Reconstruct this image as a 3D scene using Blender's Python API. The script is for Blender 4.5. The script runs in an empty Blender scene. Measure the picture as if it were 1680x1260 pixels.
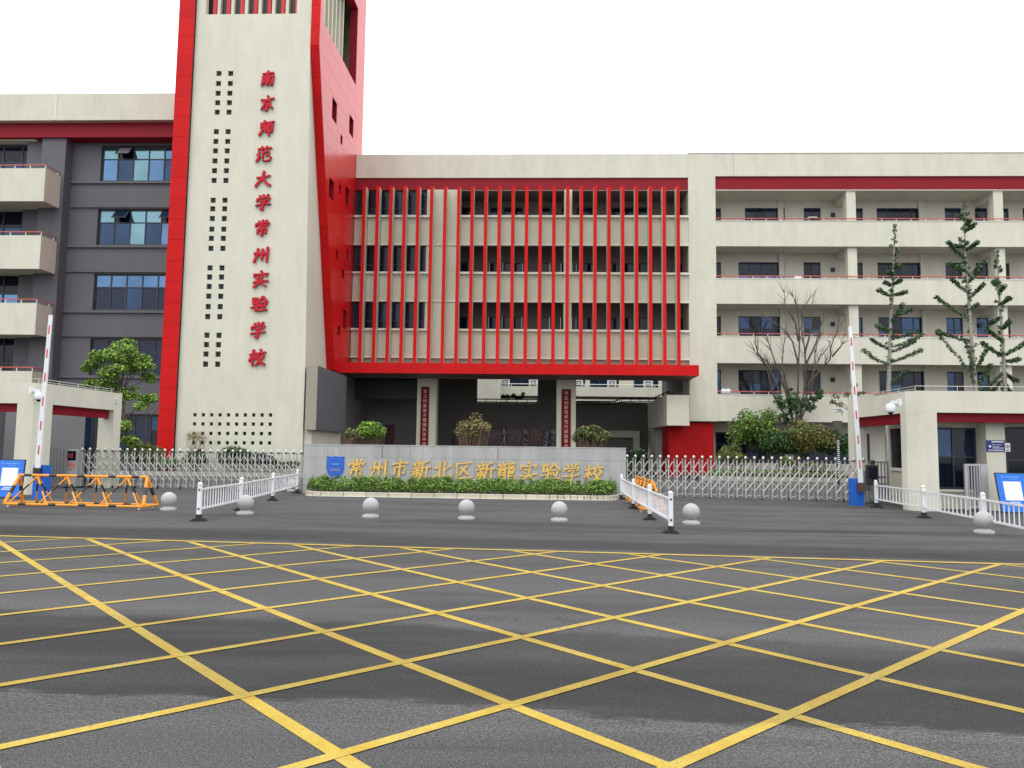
import bpy, math, random
import numpy as np
from mathutils import Vector
R_ = math.radians
random.seed(7); rng = np.random.default_rng(7)
scene = bpy.context.scene
col = scene.collection

# ------------------------------------------------------------ camera, world, light
EYE, FOC, YAW, PIT, ROLL = 1.6, 1262.0, R_(2.2), R_(4.85), R_(0.72)
def cam_axes():
    F = Vector((-math.sin(YAW)*math.cos(PIT), math.cos(YAW)*math.cos(PIT), math.sin(PIT)))
    R0 = Vector((math.cos(YAW), math.sin(YAW), 0)); U0 = R0.cross(F)
    return F, math.cos(ROLL)*R0 + math.sin(ROLL)*U0, -math.sin(ROLL)*R0 + math.cos(ROLL)*U0
CF, CR, CU = cam_axes()
camd = bpy.data.cameras.new('camera'); camo = bpy.data.objects.new('camera', camd); col.objects.link(camo)
from mathutils import Matrix
camo.matrix_world = Matrix(((CR.x, CU.x, -CF.x, 0), (CR.y, CU.y, -CF.y, 0), (CR.z, CU.z, -CF.z, EYE), (0, 0, 0, 1)))
camd.sensor_width = 36; camd.lens = 36*FOC/1680; camd.clip_end = 2000; camd.clip_start = .05
scene.camera = camo

world = bpy.data.worlds.new('World'); scene.world = world; world.use_nodes = True
wn = world.node_tree; wn.nodes.clear()
SUN_EL, SUN_AZ = R_(62), R_(200)
sky = wn.nodes.new('ShaderNodeTexSky'); sky.sky_type = 'NISHITA'; sky.sun_disc = False
sky.sun_elevation = SUN_EL; sky.sun_rotation = SUN_AZ; sky.dust_density = 4
geo = wn.nodes.new('ShaderNodeTexCoord'); sep = wn.nodes.new('ShaderNodeSeparateXYZ')
wn.links.new(geo.outputs['Generated'], sep.inputs[0])
ramp = wn.nodes.new('ShaderNodeMapRange'); ramp.inputs['From Min'].default_value = 0; ramp.inputs['From Max'].default_value = 1
ramp.inputs['To Min'].default_value = 9.5; ramp.inputs['To Max'].default_value = 15.5
wn.links.new(sep.outputs['Z'], ramp.inputs['Value'])
wnoi = wn.nodes.new('ShaderNodeTexNoise'); wnoi.inputs['Scale'].default_value = 2.2; wnoi.inputs['Detail'].default_value = 3
wn.links.new(geo.outputs['Generated'], wnoi.inputs['Vector'])
wmr = wn.nodes.new('ShaderNodeMapRange'); wmr.inputs['To Min'].default_value = .88; wmr.inputs['To Max'].default_value = 1.12
wn.links.new(wnoi.outputs['Fac'], wmr.inputs['Value'])
wmul = wn.nodes.new('ShaderNodeMath'); wmul.operation = 'MULTIPLY'
wn.links.new(ramp.outputs[0], wmul.inputs[0]); wn.links.new(wmr.outputs[0], wmul.inputs[1])
cloud = wn.nodes.new('ShaderNodeCombineColor')
def wm(f):
    m = wn.nodes.new('ShaderNodeMath'); m.operation = 'MULTIPLY'; m.inputs[1].default_value = f
    wn.links.new(wmul.outputs[0], m.inputs[0]); return m.outputs[0]
for i, f in enumerate((.985, 1.0, 1.01)): wn.links.new(wm(f), cloud.inputs[i])
mixw = wn.nodes.new('ShaderNodeMix'); mixw.data_type = 'RGBA'; mixw.inputs['Factor'].default_value = .9
wn.links.new(sky.outputs[0], mixw.inputs[6]); wn.links.new(cloud.outputs[0], mixw.inputs[7])
bg = wn.nodes.new('ShaderNodeBackground'); bg.inputs['Strength'].default_value = .1
wo = wn.nodes.new('ShaderNodeOutputWorld')
wn.links.new(mixw.outputs[2], bg.inputs['Color']); wn.links.new(bg.outputs[0], wo.inputs['Surface'])
sd = bpy.data.lights.new('sun', 'SUN'); sd.energy = .6; sd.angle = R_(25); sd.color = (1, .97, .92)
so = bpy.data.objects.new('sun', sd); col.objects.link(so)
so.rotation_euler = (math.pi/2 - SUN_EL, 0, math.pi - SUN_AZ)   # same direction as the sky's sun
scene.view_settings.view_transform = 'Standard'; scene.view_settings.look = 'None'
scene.view_settings.gamma = 1; scene.view_settings.use_curve_mapping = False
scene.view_settings.exposure = 0.69
scene.render.engine = 'CYCLES'

# ------------------------------------------------------------ measuring: a photo point on a plane Y=const, or on the ground
def ray(px, py): return CF + CR*((px-840)/FOC) - CU*((py-630)/FOC)
def at(px, py, Y):
    d = ray(px, py); t = Y/d.y; return Vector((d.x*t, Y, d.z*t + EYE))
def wx(px, py, Y): return at(px, py, Y).x
def wz(px, py, Y): return at(px, py, Y).z
def gnd(px, py):
    d = ray(px, py); t = -EYE/d.z; return Vector((d.x*t, d.y*t, 0))

# ------------------------------------------------------------ mesh helpers
class MB:
    def __init__(s): s.v = []; s.f = []; s.m = []
    def add(s, vs, fs, m=0):
        o = len(s.v); s.v += [tuple(q) for q in vs]; s.f += [tuple(i+o for i in q) for q in fs]; s.m += [m]*len(fs); return s
    def box(s, x0, x1, y0, y1, z0, z1, m=0):
        return s.add([(x0,y0,z0),(x1,y0,z0),(x1,y1,z0),(x0,y1,z0),(x0,y0,z1),(x1,y0,z1),(x1,y1,z1),(x0,y1,z1)],
              [(3,2,1,0),(4,5,6,7),(0,1,5,4),(1,2,6,5),(2,3,7,6),(3,0,4,7)], m)
    def prism(s, pts, axis, a, b, m=0):
        n = len(pts)
        def mk(p, t): return (t,p[0],p[1]) if axis == 'x' else ((p[0],t,p[1]) if axis == 'y' else (p[0],p[1],t))
        vs = [mk(p,a) for p in pts] + [mk(p,b) for p in pts]
        fs = [tuple(range(n)), tuple(range(2*n-1, n-1, -1))] + [(i,(i+1)%n,(i+1)%n+n,i+n) for i in range(n)]
        return s.add(vs, fs, m)
    def tube(s, p0, p1, r0, r1=None, n=8, m=0, caps=True):
        if r1 is None: r1 = r0
        p0 = Vector(p0); p1 = Vector(p1); d = (p1-p0)
        if d.length < 1e-6: return s
        d.normalize()
        a = d.cross(Vector((0,0,1)))
        if a.length < 1e-3: a = Vector((1,0,0))
        a.normalize(); b = d.cross(a)
        vs = []
        for p, r in ((p0,r0),(p1,r1)):
            for i in range(n):
                t = 2*math.pi*i/n; vs.append(p + a*math.cos(t)*r + b*math.sin(t)*r)
        fs = [(i,(i+1)%n,(i+1)%n+n,i+n) for i in range(n)]
        if caps: fs += [tuple(range(n-1,-1,-1)), tuple(range(n,2*n))]
        return s.add(vs, fs, m)
    def path(s, pts, r0, r1, n=6, m=0):
        k = len(pts)-1
        for i in range(k):
            s.tube(pts[i], pts[i+1], r0+(r1-r0)*i/k, r0+(r1-r0)*(i+1)/k, n, m)
        return s
    def lathe(s, prof, c, n=20, m=0):
        c = Vector(c); vs = []; fs = []
        for r, z in prof:
            for i in range(n):
                t = 2*math.pi*i/n; vs.append((c.x+r*math.cos(t), c.y+r*math.sin(t), c.z+z))
        for j in range(len(prof)-1):
            for i in range(n):
                fs.append((j*n+i, j*n+(i+1)%n, (j+1)*n+(i+1)%n, (j+1)*n+i))
        fs += [tuple(range(n-1,-1,-1)), tuple(range((len(prof)-1)*n, len(prof)*n))]
        return s.add(vs, fs, m)
    def wall(s, x0, x1, z0, z1, Y, th, holes, m=0, mj=None):
        """a wall on plane Y with rectangular holes cut right through and their reveals"""
        if mj is None: mj = m
        xs = sorted({x0,x1} | {h[0] for h in holes} | {h[1] for h in holes})
        zs = sorted({z0,z1} | {h[2] for h in holes} | {h[3] for h in holes})
        xs = [x for x in xs if x0-1e-6 <= x <= x1+1e-6]; zs = [z for z in zs if z0-1e-6 <= z <= z1+1e-6]
        for j in range(len(zs)-1):
            zc = (zs[j]+zs[j+1])/2; run = None
            for i in range(len(xs)):
                inside = True
                if i < len(xs)-1:
                    xc = (xs[i]+xs[i+1])/2
                    inside = any(h[0] < xc < h[1] and h[2] < zc < h[3] for h in holes)
                if not inside and run is None: run = xs[i]
                if inside and run is not None:
                    a, b = run, xs[i]
                    s.add([(a,Y,zs[j]),(b,Y,zs[j]),(b,Y,zs[j+1]),(a,Y,zs[j+1])], [(0,1,2,3)], m)
                    s.add([(a,Y+th,zs[j]),(b,Y+th,zs[j]),(b,Y+th,zs[j+1]),(a,Y+th,zs[j+1])], [(3,2,1,0)], m)
                    run = None
        for (a,b,c,d) in [(x0,x1,z0,z1)] + list(holes):
            mm = m if (a,b,c,d) == (x0,x1,z0,z1) else mj
            s.add([(a,Y,c),(b,Y,c),(b,Y,d),(a,Y,d),(a,Y+th,c),(b,Y+th,c),(b,Y+th,d),(a,Y+th,d)],
                  [(0,1,5,4),(1,2,6,5),(2,3,7,6),(3,0,4,7)], mm)
        return s
    def mesh(s, name, mats, off=(0,0,0), smooth=False):
        me = bpy.data.meshes.new(name)
        o = off
        me.from_pydata([(x-o[0],y-o[1],z-o[2]) for x,y,z in s.v], [], s.f)
        if not isinstance(mats, (list,tuple)): mats = [mats]
        for q in mats: me.materials.append(q)
        if len(mats) > 1: me.polygons.foreach_set('material_index', s.m)
        if smooth: me.polygons.foreach_set('use_smooth', [True]*len(s.f))
        me.update(); return me

ORG = {}
def thing(name, label, cat, loc=(0,0,0), group=None, rz=0):
    o = bpy.data.objects.new(name, None); col.objects.link(o); o.empty_display_size = .2
    o.location = loc; o.rotation_euler = (0,0,rz); o['label'] = label; o['category'] = cat
    if group: o['group'] = group
    ORG[o.name] = tuple(loc); return o
def obj(name, mb, mat, parent=None, smooth=False, kind=None, label=None):
    off = ORG[parent.name] if parent else (0,0,0)
    me = mb.mesh(name, mat, off, smooth) if isinstance(mb, MB) else mb
    o = bpy.data.objects.new(name, me); col.objects.link(o)
    if parent: o.parent = parent; ORG[o.name] = off
    else: ORG[o.name] = (0,0,0)
    if kind: o['kind'] = kind
    if label: o['label'] = label
    return o
def inst(name, me, loc, parent, rot=None):
    """a piece sharing mesh data, its origin at a world position"""
    off = ORG[parent.name]
    o = bpy.data.objects.new(name, me); col.objects.link(o); o.parent = parent
    o.location = (loc[0]-off[0], loc[1]-off[1], loc[2]-off[2])
    if rot: o.rotation_euler = rot
    ORG[o.name] = off; return o
def single(name, mb, mat, label, cat, loc=(0,0,0), group=None, smooth=False):
    me = mb.mesh(name, mat, loc, smooth); o = bpy.data.objects.new(name, me); col.objects.link(o); o.location = loc
    o['label'] = label; o['category'] = cat
    if group: o['group'] = group
    ORG[o.name] = tuple(loc); return o
def dup(o, loc=None, rz=None, label=None, parent=None, group=None):
    c = o.copy(); col.objects.link(c)
    if parent: c.parent = parent
    if loc is not None: c.location = loc
    if rz is not None: c.rotation_euler = (0,0,rz)
    if label: c['label'] = label
    if group: c['group'] = group
    for ch in list(o.children): dup(ch, parent=c)
    return c

# ------------------------------------------------------------ materials
MATS = {}
def mat(name, c, rough=.6, metal=0, spec=.5, var=0, vscale=1.0, stretch=(1,1,1), bump=0, bscale=40, streak=0, coat=0, island=0, dirt=0, objvar=0):
    m = bpy.data.materials.new(name); m.use_nodes = True; nt = m.node_tree; N = nt.nodes; L = nt.links
    b = N['Principled BSDF']; b.inputs['Roughness'].default_value = rough; b.inputs['Metallic'].default_value = metal
    b.inputs['Specular IOR Level'].default_value = spec
    if coat: b.inputs['Coat Weight'].default_value = coat; b.inputs['Coat Roughness'].default_value = .08
    tc = N.new('ShaderNodeTexCoord'); gm = N.new('ShaderNodeNewGeometry')
    last = None
    def mixmul(prev, facsock, lo, hi):
        mr = N.new('ShaderNodeMapRange'); mr.inputs['From Min'].default_value = .3; mr.inputs['From Max'].default_value = .7
        mr.inputs['To Min'].default_value = lo; mr.inputs['To Max'].default_value = hi
        L.new(facsock, mr.inputs['Value'])
        vm = N.new('ShaderNodeVectorMath'); vm.operation = 'SCALE'
        if prev is None: vm.inputs[0].default_value = c
        else: L.new(prev, vm.inputs[0])
        L.new(mr.outputs[0], vm.inputs['Scale']); return vm.outputs[0]
    if var:
        mp = N.new('ShaderNodeMapping'); mp.inputs['Scale'].default_value = stretch; L.new(gm.outputs['Position'], mp.inputs['Vector'])
        nz = N.new('ShaderNodeTexNoise'); nz.inputs['Scale'].default_value = vscale; nz.inputs['Detail'].default_value = 6; L.new(mp.outputs[0], nz.inputs['Vector'])
        last = mixmul(last, nz.outputs['Fac'], 1-var, 1+var*.6)
    if streak:
        mp = N.new('ShaderNodeMapping'); mp.inputs['Scale'].default_value = (3.2,3.2,.12); L.new(gm.outputs['Position'], mp.inputs['Vector'])
        nz = N.new('ShaderNodeTexNoise'); nz.inputs['Scale'].default_value = 1; nz.inputs['Detail'].default_value = 4; L.new(mp.outputs[0], nz.inputs['Vector'])
        last = mixmul(last, nz.outputs['Fac'], 1-streak, 1+streak*.3)
    if dirt:   # water stains and grime patches of irregular shape
        mp = N.new('ShaderNodeMapping'); mp.inputs['Scale'].default_value = (.9,.9,.35); L.new(gm.outputs['Position'], mp.inputs['Vector'])
        nz = N.new('ShaderNodeTexNoise'); nz.inputs['Scale'].default_value = 1.7; nz.inputs['Detail'].default_value = 9; nz.inputs['Roughness'].default_value = .65
        nz.inputs['Distortion'].default_value = .6; L.new(mp.outputs[0], nz.inputs['Vector'])
        last = mixmul(last, nz.outputs['Fac'], 1+dirt*.25, 1-dirt)
    if island:
        mr = N.new('ShaderNodeMapRange'); mr.inputs['To Min'].default_value = 1-island; mr.inputs['To Max'].default_value = 1+island
        L.new(gm.outputs['Random Per Island'], mr.inputs['Value'])
        vm = N.new('ShaderNodeVectorMath'); vm.operation = 'SCALE'
        if last is None: vm.inputs[0].default_value = c
        else: L.new(last, vm.inputs[0])
        L.new(mr.outputs[0], vm.inputs['Scale']); last = vm.outputs[0]
    if objvar:
        oi = N.new('ShaderNodeObjectInfo'); mr = N.new('ShaderNodeMapRange'); mr.inputs['To Min'].default_value = 1-objvar; mr.inputs['To Max'].default_value = 1+objvar*.6
        L.new(oi.outputs['Random'], mr.inputs['Value']); vm = N.new('ShaderNodeVectorMath'); vm.operation = 'SCALE'
        if last is None: vm.inputs[0].default_value = c
        else: L.new(last, vm.inputs[0])
        L.new(mr.outputs[0], vm.inputs['Scale']); last = vm.outputs[0]
    if last is None: b.inputs['Base Color'].default_value = (*c, 1)
    else: L.new(last, b.inputs['Base Color'])
    if bump:
        nz = N.new('ShaderNodeTexNoise'); nz.inputs['Scale'].default_value = bscale; nz.inputs['Detail'].default_value = 4; L.new(gm.outputs['Position'], nz.inputs['Vector'])
        bp = N.new('ShaderNodeBump'); bp.inputs['Strength'].default_value = bump; bp.inputs['Distance'].default_value = .02
        L.new(nz.outputs['Fac'], bp.inputs['Height']); L.new(bp.outputs[0], b.inputs['Normal'])
    MATS[name] = m; return m

CREAM = mat('cream_stucco', (.615,.605,.51), .75, var=.05, vscale=.3, streak=.04, dirt=.11, bump=.15, bscale=25)
CREAMT = mat('cream_stucco_tower', (.61,.60,.50), .6, var=.06, vscale=.16, streak=.03, dirt=.10, bump=.25, bscale=1.6)
CREAMP = mat('cream_panel', (.60,.575,.47), .6, var=.06, vscale=.5, streak=.07, dirt=.07)
WHITE = mat('white_sill', (.68,.67,.60), .5, var=.05, vscale=2)
RED = mat('red_aluminium', (.56,.007,.008), .5, spec=.14, var=.06, vscale=.4, streak=.06, dirt=.06, objvar=.07)
REDG = mat('red_aluminium_gloss', (.55,.006,.007), .34, spec=.40, var=.06, vscale=.3, dirt=.06, coat=.12, objvar=.06)
REDD = mat('dark_red_band', (.23,.006,.016), .55, spec=.2, var=.05, vscale=.5)
REDW = mat('red_render_wall', (.42,.008,.010), .7, spec=.15, var=.08, vscale=.8, dirt=.1)
GREY = mat('dark_grey_render', (.104,.106,.122), .7, var=.06, vscale=.6, streak=.06, bump=.2, bscale=30)
SHCREAM = mat('shaded_cream_render', (.17,.155,.145), .7, var=.07, vscale=.5)  # cream passage walls, their deep shade put into this colour
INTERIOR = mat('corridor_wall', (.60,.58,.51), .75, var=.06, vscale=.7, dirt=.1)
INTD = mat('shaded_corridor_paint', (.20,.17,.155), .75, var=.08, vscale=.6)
BLACK = mat('near_black', (.012,.012,.014), .5)
FRAME = mat('window_frame', (.02,.028,.045), .4)
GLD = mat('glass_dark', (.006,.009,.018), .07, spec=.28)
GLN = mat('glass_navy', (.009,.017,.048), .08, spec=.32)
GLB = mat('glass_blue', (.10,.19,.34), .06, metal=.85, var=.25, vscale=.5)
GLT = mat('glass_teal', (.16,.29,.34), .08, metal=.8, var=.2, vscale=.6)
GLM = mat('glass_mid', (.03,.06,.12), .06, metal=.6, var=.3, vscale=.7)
RAILR = mat('handrail_red', (.50,.10,.075), .5)
STEEL = mat('stainless', (.53,.53,.51), .36, metal=.5, var=.08, vscale=6)
ALU = mat('aluminium_grey', (.40,.41,.42), .45, metal=.35, var=.06, vscale=5)
FENCE = mat('grey_fence_paint', (.20,.215,.23), .45, metal=.2)
WPAINT = mat('white_paint', (.72,.74,.77), .4, var=.05, vscale=6, dirt=.10)
RUBBER = mat('black_rubber', (.018,.018,.02), .75, var=.2, vscale=9)
DCAP = mat('dark_collar', (.04,.04,.045), .4)
GRANITE = mat('granite_ball', (.39,.38,.39), .7, var=.10, vscale=55, dirt=.12, bump=.3, bscale=90)
STONE = mat('grey_stone_slab', (.41,.415,.42), .6, var=.07, vscale=9, streak=.16, dirt=.16, bump=.12, bscale=70, objvar=.08)
CURB = mat('cream_curb_stone', (.50,.46,.36), .8, var=.12, vscale=8, dirt=.2, bump=.3, bscale=50, objvar=.14)
CURBG = mat('grey_curb_stone', (.38,.38,.34), .8, var=.12, vscale=5, dirt=.15)
GOLD = mat('gilded_letter', (.78,.50,.13), .42, metal=.45, var=.18, vscale=14)
GOLDD = mat('carved_shadow_edge', (.16,.10,.04), .7)
CHRED = mat('red_letter', (.50,.010,.026), .5, spec=.2)
CHSIDE = mat('shaded_red_letter_side', (.16,.008,.014), .6)  # letter red darkened, so the sides carry their shade as colour
BLUE = mat('blue_enamel', (.012,.10,.50), .35, coat=.3)
BLUEB = mat('blue_box_paint', (.010,.12,.55), .4, dirt=.15)
BLUEL = mat('light_blue_print', (.10,.30,.72), .5)
NAVY = mat('navy_sign', (.02,.03,.19), .4)
PRINTW = mat('white_print', (.78,.80,.82), .5)
ORANGE = mat('orange_paint', (.78,.30,.015), .42, var=.08, vscale=5, dirt=.10)
BLKP = mat('black_paint', (.02,.02,.02), .5)
REDP = mat('red_tape', (.55,.03,.04), .5)
BARK = mat('bark', (.085,.072,.062), .9, var=.25, vscale=12)
BARKL = mat('pale_bark', (.27,.26,.225), .9, var=.35, vscale=9)
TWIG = mat('twig', (.16,.105,.075), .9, island=.35)
SOIL = mat('soil', (.05,.04,.028), .95, var=.3, vscale=4)
LF1 = mat('leaf_bright', (.22,.36,.045), .55, island=.45)
LF2 = mat('leaf_mid', (.06,.14,.03), .55, island=.5)
LF3 = mat('leaf_dark', (.022,.060,.022), .55, island=.5)
LF4 = mat('leaf_rust', (.17,.14,.035), .6, island=.5)
LF5 = mat('leaf_lime', (.17,.27,.03), .55, island=.35)
LF6 = mat('leaf_hedge', (.15,.26,.035), .5, island=.55)
LF7 = mat('leaf_ginkgo', (.045,.095,.04), .6, island=.5)
LF8 = mat('leaf_plum', (.06,.02,.03), .6, island=.4)
LF9 = mat('leaf_straw', (.30,.24,.10), .7, island=.4)
DOORR = mat('dark_red_screen', (.07,.008,.010), .35)
PLAQ = mat('plaque_red', (.15,.006,.009), .6, spec=.15)
CHAR_P = mat('plaque_letter', (.72,.52,.44), .6)
GREYP = mat('louvre_grey', (.24,.26,.25), .5)
YEL = mat('yellow_road_paint', (.62,.40,.045), .7)
class NT:
    """small helper for the road materials: both read the same damp band and patches"""
    def __init__(s, m):
        s.N = m.node_tree.nodes; s.L = m.node_tree.links; s.gm = s.N.new('ShaderNodeNewGeometry')
        s.sp = s.N.new('ShaderNodeSeparateXYZ'); s.L.new(s.gm.outputs['Position'], s.sp.inputs[0])
    def noise(s, scale, det=4, rough=.5, st=None, dist=0):
        nz = s.N.new('ShaderNodeTexNoise'); nz.inputs['Scale'].default_value = scale; nz.inputs['Detail'].default_value = det; nz.inputs['Roughness'].default_value = rough
        nz.inputs['Distortion'].default_value = dist
        if st:
            mp = s.N.new('ShaderNodeMapping'); mp.inputs['Scale'].default_value = st; mp.inputs['Rotation'].default_value = (0,0,R_(4))
            s.L.new(s.gm.outputs['Position'], mp.inputs['Vector']); s.L.new(mp.outputs[0], nz.inputs['Vector'])
        else: s.L.new(s.gm.outputs['Position'], nz.inputs['Vector'])
        return nz.outputs['Fac']
    def m(s, op, a, bb, c=None):
        x = s.N.new('ShaderNodeMath'); x.operation = op
        for i, q in enumerate((a,bb,c)):
            if q is None: continue
            if isinstance(q,(int,float)): x.inputs[i].default_value = q
            else: s.L.new(q, x.inputs[i])
        return x.outputs[0]
    def ss(s, v, lo, hi):
        mr = s.N.new('ShaderNodeMapRange'); mr.interpolation_type = 'SMOOTHSTEP'; mr.inputs['From Min'].default_value = lo; mr.inputs['From Max'].default_value = hi
        s.L.new(v, mr.inputs['Value']); return mr.outputs[0]
    def band(s):
        v = s.m('MULTIPLY_ADD', s.sp.outputs['X'], .0725, s.sp.outputs['Y'])
        wob = s.noise(.5, 7, .6, (.8,1.3,1)); wob2 = s.noise(7, 6, .75, (.35,1.8,1))
        vv = s.m('ADD', s.m('MULTIPLY_ADD', wob, 1.1, v), s.m('MULTIPLY', wob2, .50))     # mean offset about +.80
        inner = s.ss(s.noise(.8, 5, .6, (.25,1.6,1)), .30, .62)
        bd = s.m('MULTIPLY', s.m('MULTIPLY', s.ss(vv, 5.58, 5.70), s.m('SUBTRACT', 1, s.ss(vv, 7.55, 7.85))), s.m('MULTIPLY_ADD', inner, .45, .55))
        return v, vv, bd
def road_paint():
    h = NT(YEL); b = h.N['Principled BSDF']; v, vv, bd = h.band()
    r = h.N.new('ShaderNodeValToRGB'); r.color_ramp.elements[0].position = .3; r.color_ramp.elements[0].color = (.33,.20,.02,1)
    r.color_ramp.elements[1].position = .7; r.color_ramp.elements[1].color = (.48,.37,.085,1)
    e = r.color_ramp.elements.new(.5); e.color = (.43,.30,.03,1)
    h.L.new(h.noise(2.2, 10, .7), r.inputs[0])
    fine = h.noise(70, 4, .7); wide = h.noise(1.1, 5, .6)
    worn = h.ss(h.m('MULTIPLY_ADD', wide, .6, fine), .84, 1.0)
    worn = h.m('MULTIPLY', worn, .75)
    mx = h.N.new('ShaderNodeMix'); mx.data_type = 'RGBA'; h.L.new(worn, mx.inputs['Factor']); h.L.new(r.outputs[0], mx.inputs[6]); mx.inputs[7].default_value = (.075,.07,.065,1)
    crack = h.ss(h.noise(5, 8, .75, None, 1.5), .493, .50); crack2 = h.m('SUBTRACT', 1, h.ss(h.noise(5, 8, .75, None, 1.5), .50, .507))
    ck = h.m('MULTIPLY', h.m('MULTIPLY', crack, crack2), .45)
    sc = h.m('MULTIPLY', h.m('SUBTRACT', 1, h.m('MULTIPLY', bd, .30)), h.m('SUBTRACT', 1, ck))
    vm = h.N.new('ShaderNodeVectorMath'); vm.operation = 'SCALE'; h.L.new(mx.outputs[2], vm.inputs[0]); h.L.new(sc, vm.inputs['Scale'])
    h.L.new(vm.outputs[0], b.inputs['Base Color'])
    bp = h.N.new('ShaderNodeBump'); bp.inputs['Strength'].default_value = .6; bp.inputs['Distance'].default_value = .006
    h.L.new(fine, bp.inputs['Height']); h.L.new(bp.outputs[0], b.inputs['Normal'])
road_paint()
def asphalt():
    m = bpy.data.materials.new('asphalt'); m.use_nodes = True; h = NT(m); b = h.N['Principled BSDF']; M = h.m
    v, vv, bd = h.band()
    scuff = M('MULTIPLY', h.ss(vv, 4.95, 5.5), M('SUBTRACT', 1, h.ss(vv, 5.58, 5.70)))
    scuff2 = M('MULTIPLY', h.ss(vv, 7.6, 7.85), M('SUBTRACT', 1, h.ss(vv, 8.0, 8.8)))
    far = h.ss(v, 12.2, 12.6)
    patch = h.ss(h.noise(.45, 7, .62, (.28,1.9,1), .6), .48, .60)
    streak = h.ss(h.noise(1.4, 6, .7, (.16,2.4,1)), .50, .66)
    gut = M('MULTIPLY', h.ss(vv, 13.25, 13.5), M('SUBTRACT', 1, h.ss(vv, 14.4, 15.2)))
    fwd = M('MULTIPLY', h.ss(vv, 16.9, 17.2), M('MULTIPLY', M('SUBTRACT', 1, h.ss(vv, 17.5, 18.1)), h.ss(h.noise(.2,5,.6,(.3,1,1)), .40, .52)))
    agg = h.noise(95, 2, .6); agg2 = h.noise(210, 3, .7); agg3 = h.noise(38, 4, .7); big = h.noise(.5, 6, .6, (.5,1.5,1))
    val = M('MULTIPLY_ADD', h.ss(agg, .36, .66), .055, .030)
    val = M('ADD', val, M('MULTIPLY', h.ss(agg2, .40, .72), .038))
    val = M('ADD', val, M('MULTIPLY', h.ss(agg, .66, .74), .10))                # pale stones in the surface
    val = M('MULTIPLY', val, M('MULTIPLY_ADD', h.ss(agg3, .35, .65), .34, .84))
    val = M('MULTIPLY', val, M('MULTIPLY_ADD', big, .55, .76))
    val = M('MULTIPLY', val, M('SUBTRACT', 1, M('MULTIPLY', bd, .60)))
    val = M('MULTIPLY', val, M('MULTIPLY_ADD', M('MULTIPLY', scuff, h.ss(agg3,.35,.6)), .40, 1))
    val = M('MULTIPLY', val, M('MULTIPLY_ADD', M('MULTIPLY', scuff2, h.ss(agg3,.35,.6)), .22, 1))
    val = M('MULTIPLY', val, M('SUBTRACT', 1, M('MULTIPLY', patch, .20)))
    val = M('MULTIPLY', val, M('SUBTRACT', 1, M('MULTIPLY', M('MULTIPLY', streak, far), .34)))
    val = M('MULTIPLY', val, M('SUBTRACT', 1, M('MULTIPLY', gut, .42)))
    val = M('MULTIPLY', val, M('SUBTRACT', 1, M('MULTIPLY', fwd, .38)))
    # fine cracks
    cn = h.noise(.9, 9, .62, None, 1.2)
    ck = M('MULTIPLY', M('MULTIPLY', h.ss(cn, .494, .4985), M('SUBTRACT', 1, h.ss(cn, .5015, .506))), h.ss(h.noise(.23,3,.5), .50, .60))
    val = M('MULTIPLY', val, M('SUBTRACT', 1, M('MULTIPLY', ck, .5)))
    val = M('MULTIPLY', val, 1.22)
    cc = h.N.new('ShaderNodeCombineColor')
    for i, f in enumerate((1.01,.985,1.0)): h.L.new(M('MULTIPLY', val, f), cc.inputs[i])
    h.L.new(cc.outputs[0], b.inputs['Base Color'])
    h.L.new(M('SUBTRACT', .92, M('MULTIPLY', bd, .15)), b.inputs['Roughness']); b.inputs['Specular IOR Level'].default_value = .22
    bp = h.N.new('ShaderNodeBump'); bp.inputs['Strength'].default_value = 1.0; bp.inputs['Distance'].default_value = .014
    h.L.new(agg, bp.inputs['Height']); h.L.new(bp.outputs[0], b.inputs['Normal'])
    return m
ASPH = asphalt()

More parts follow.
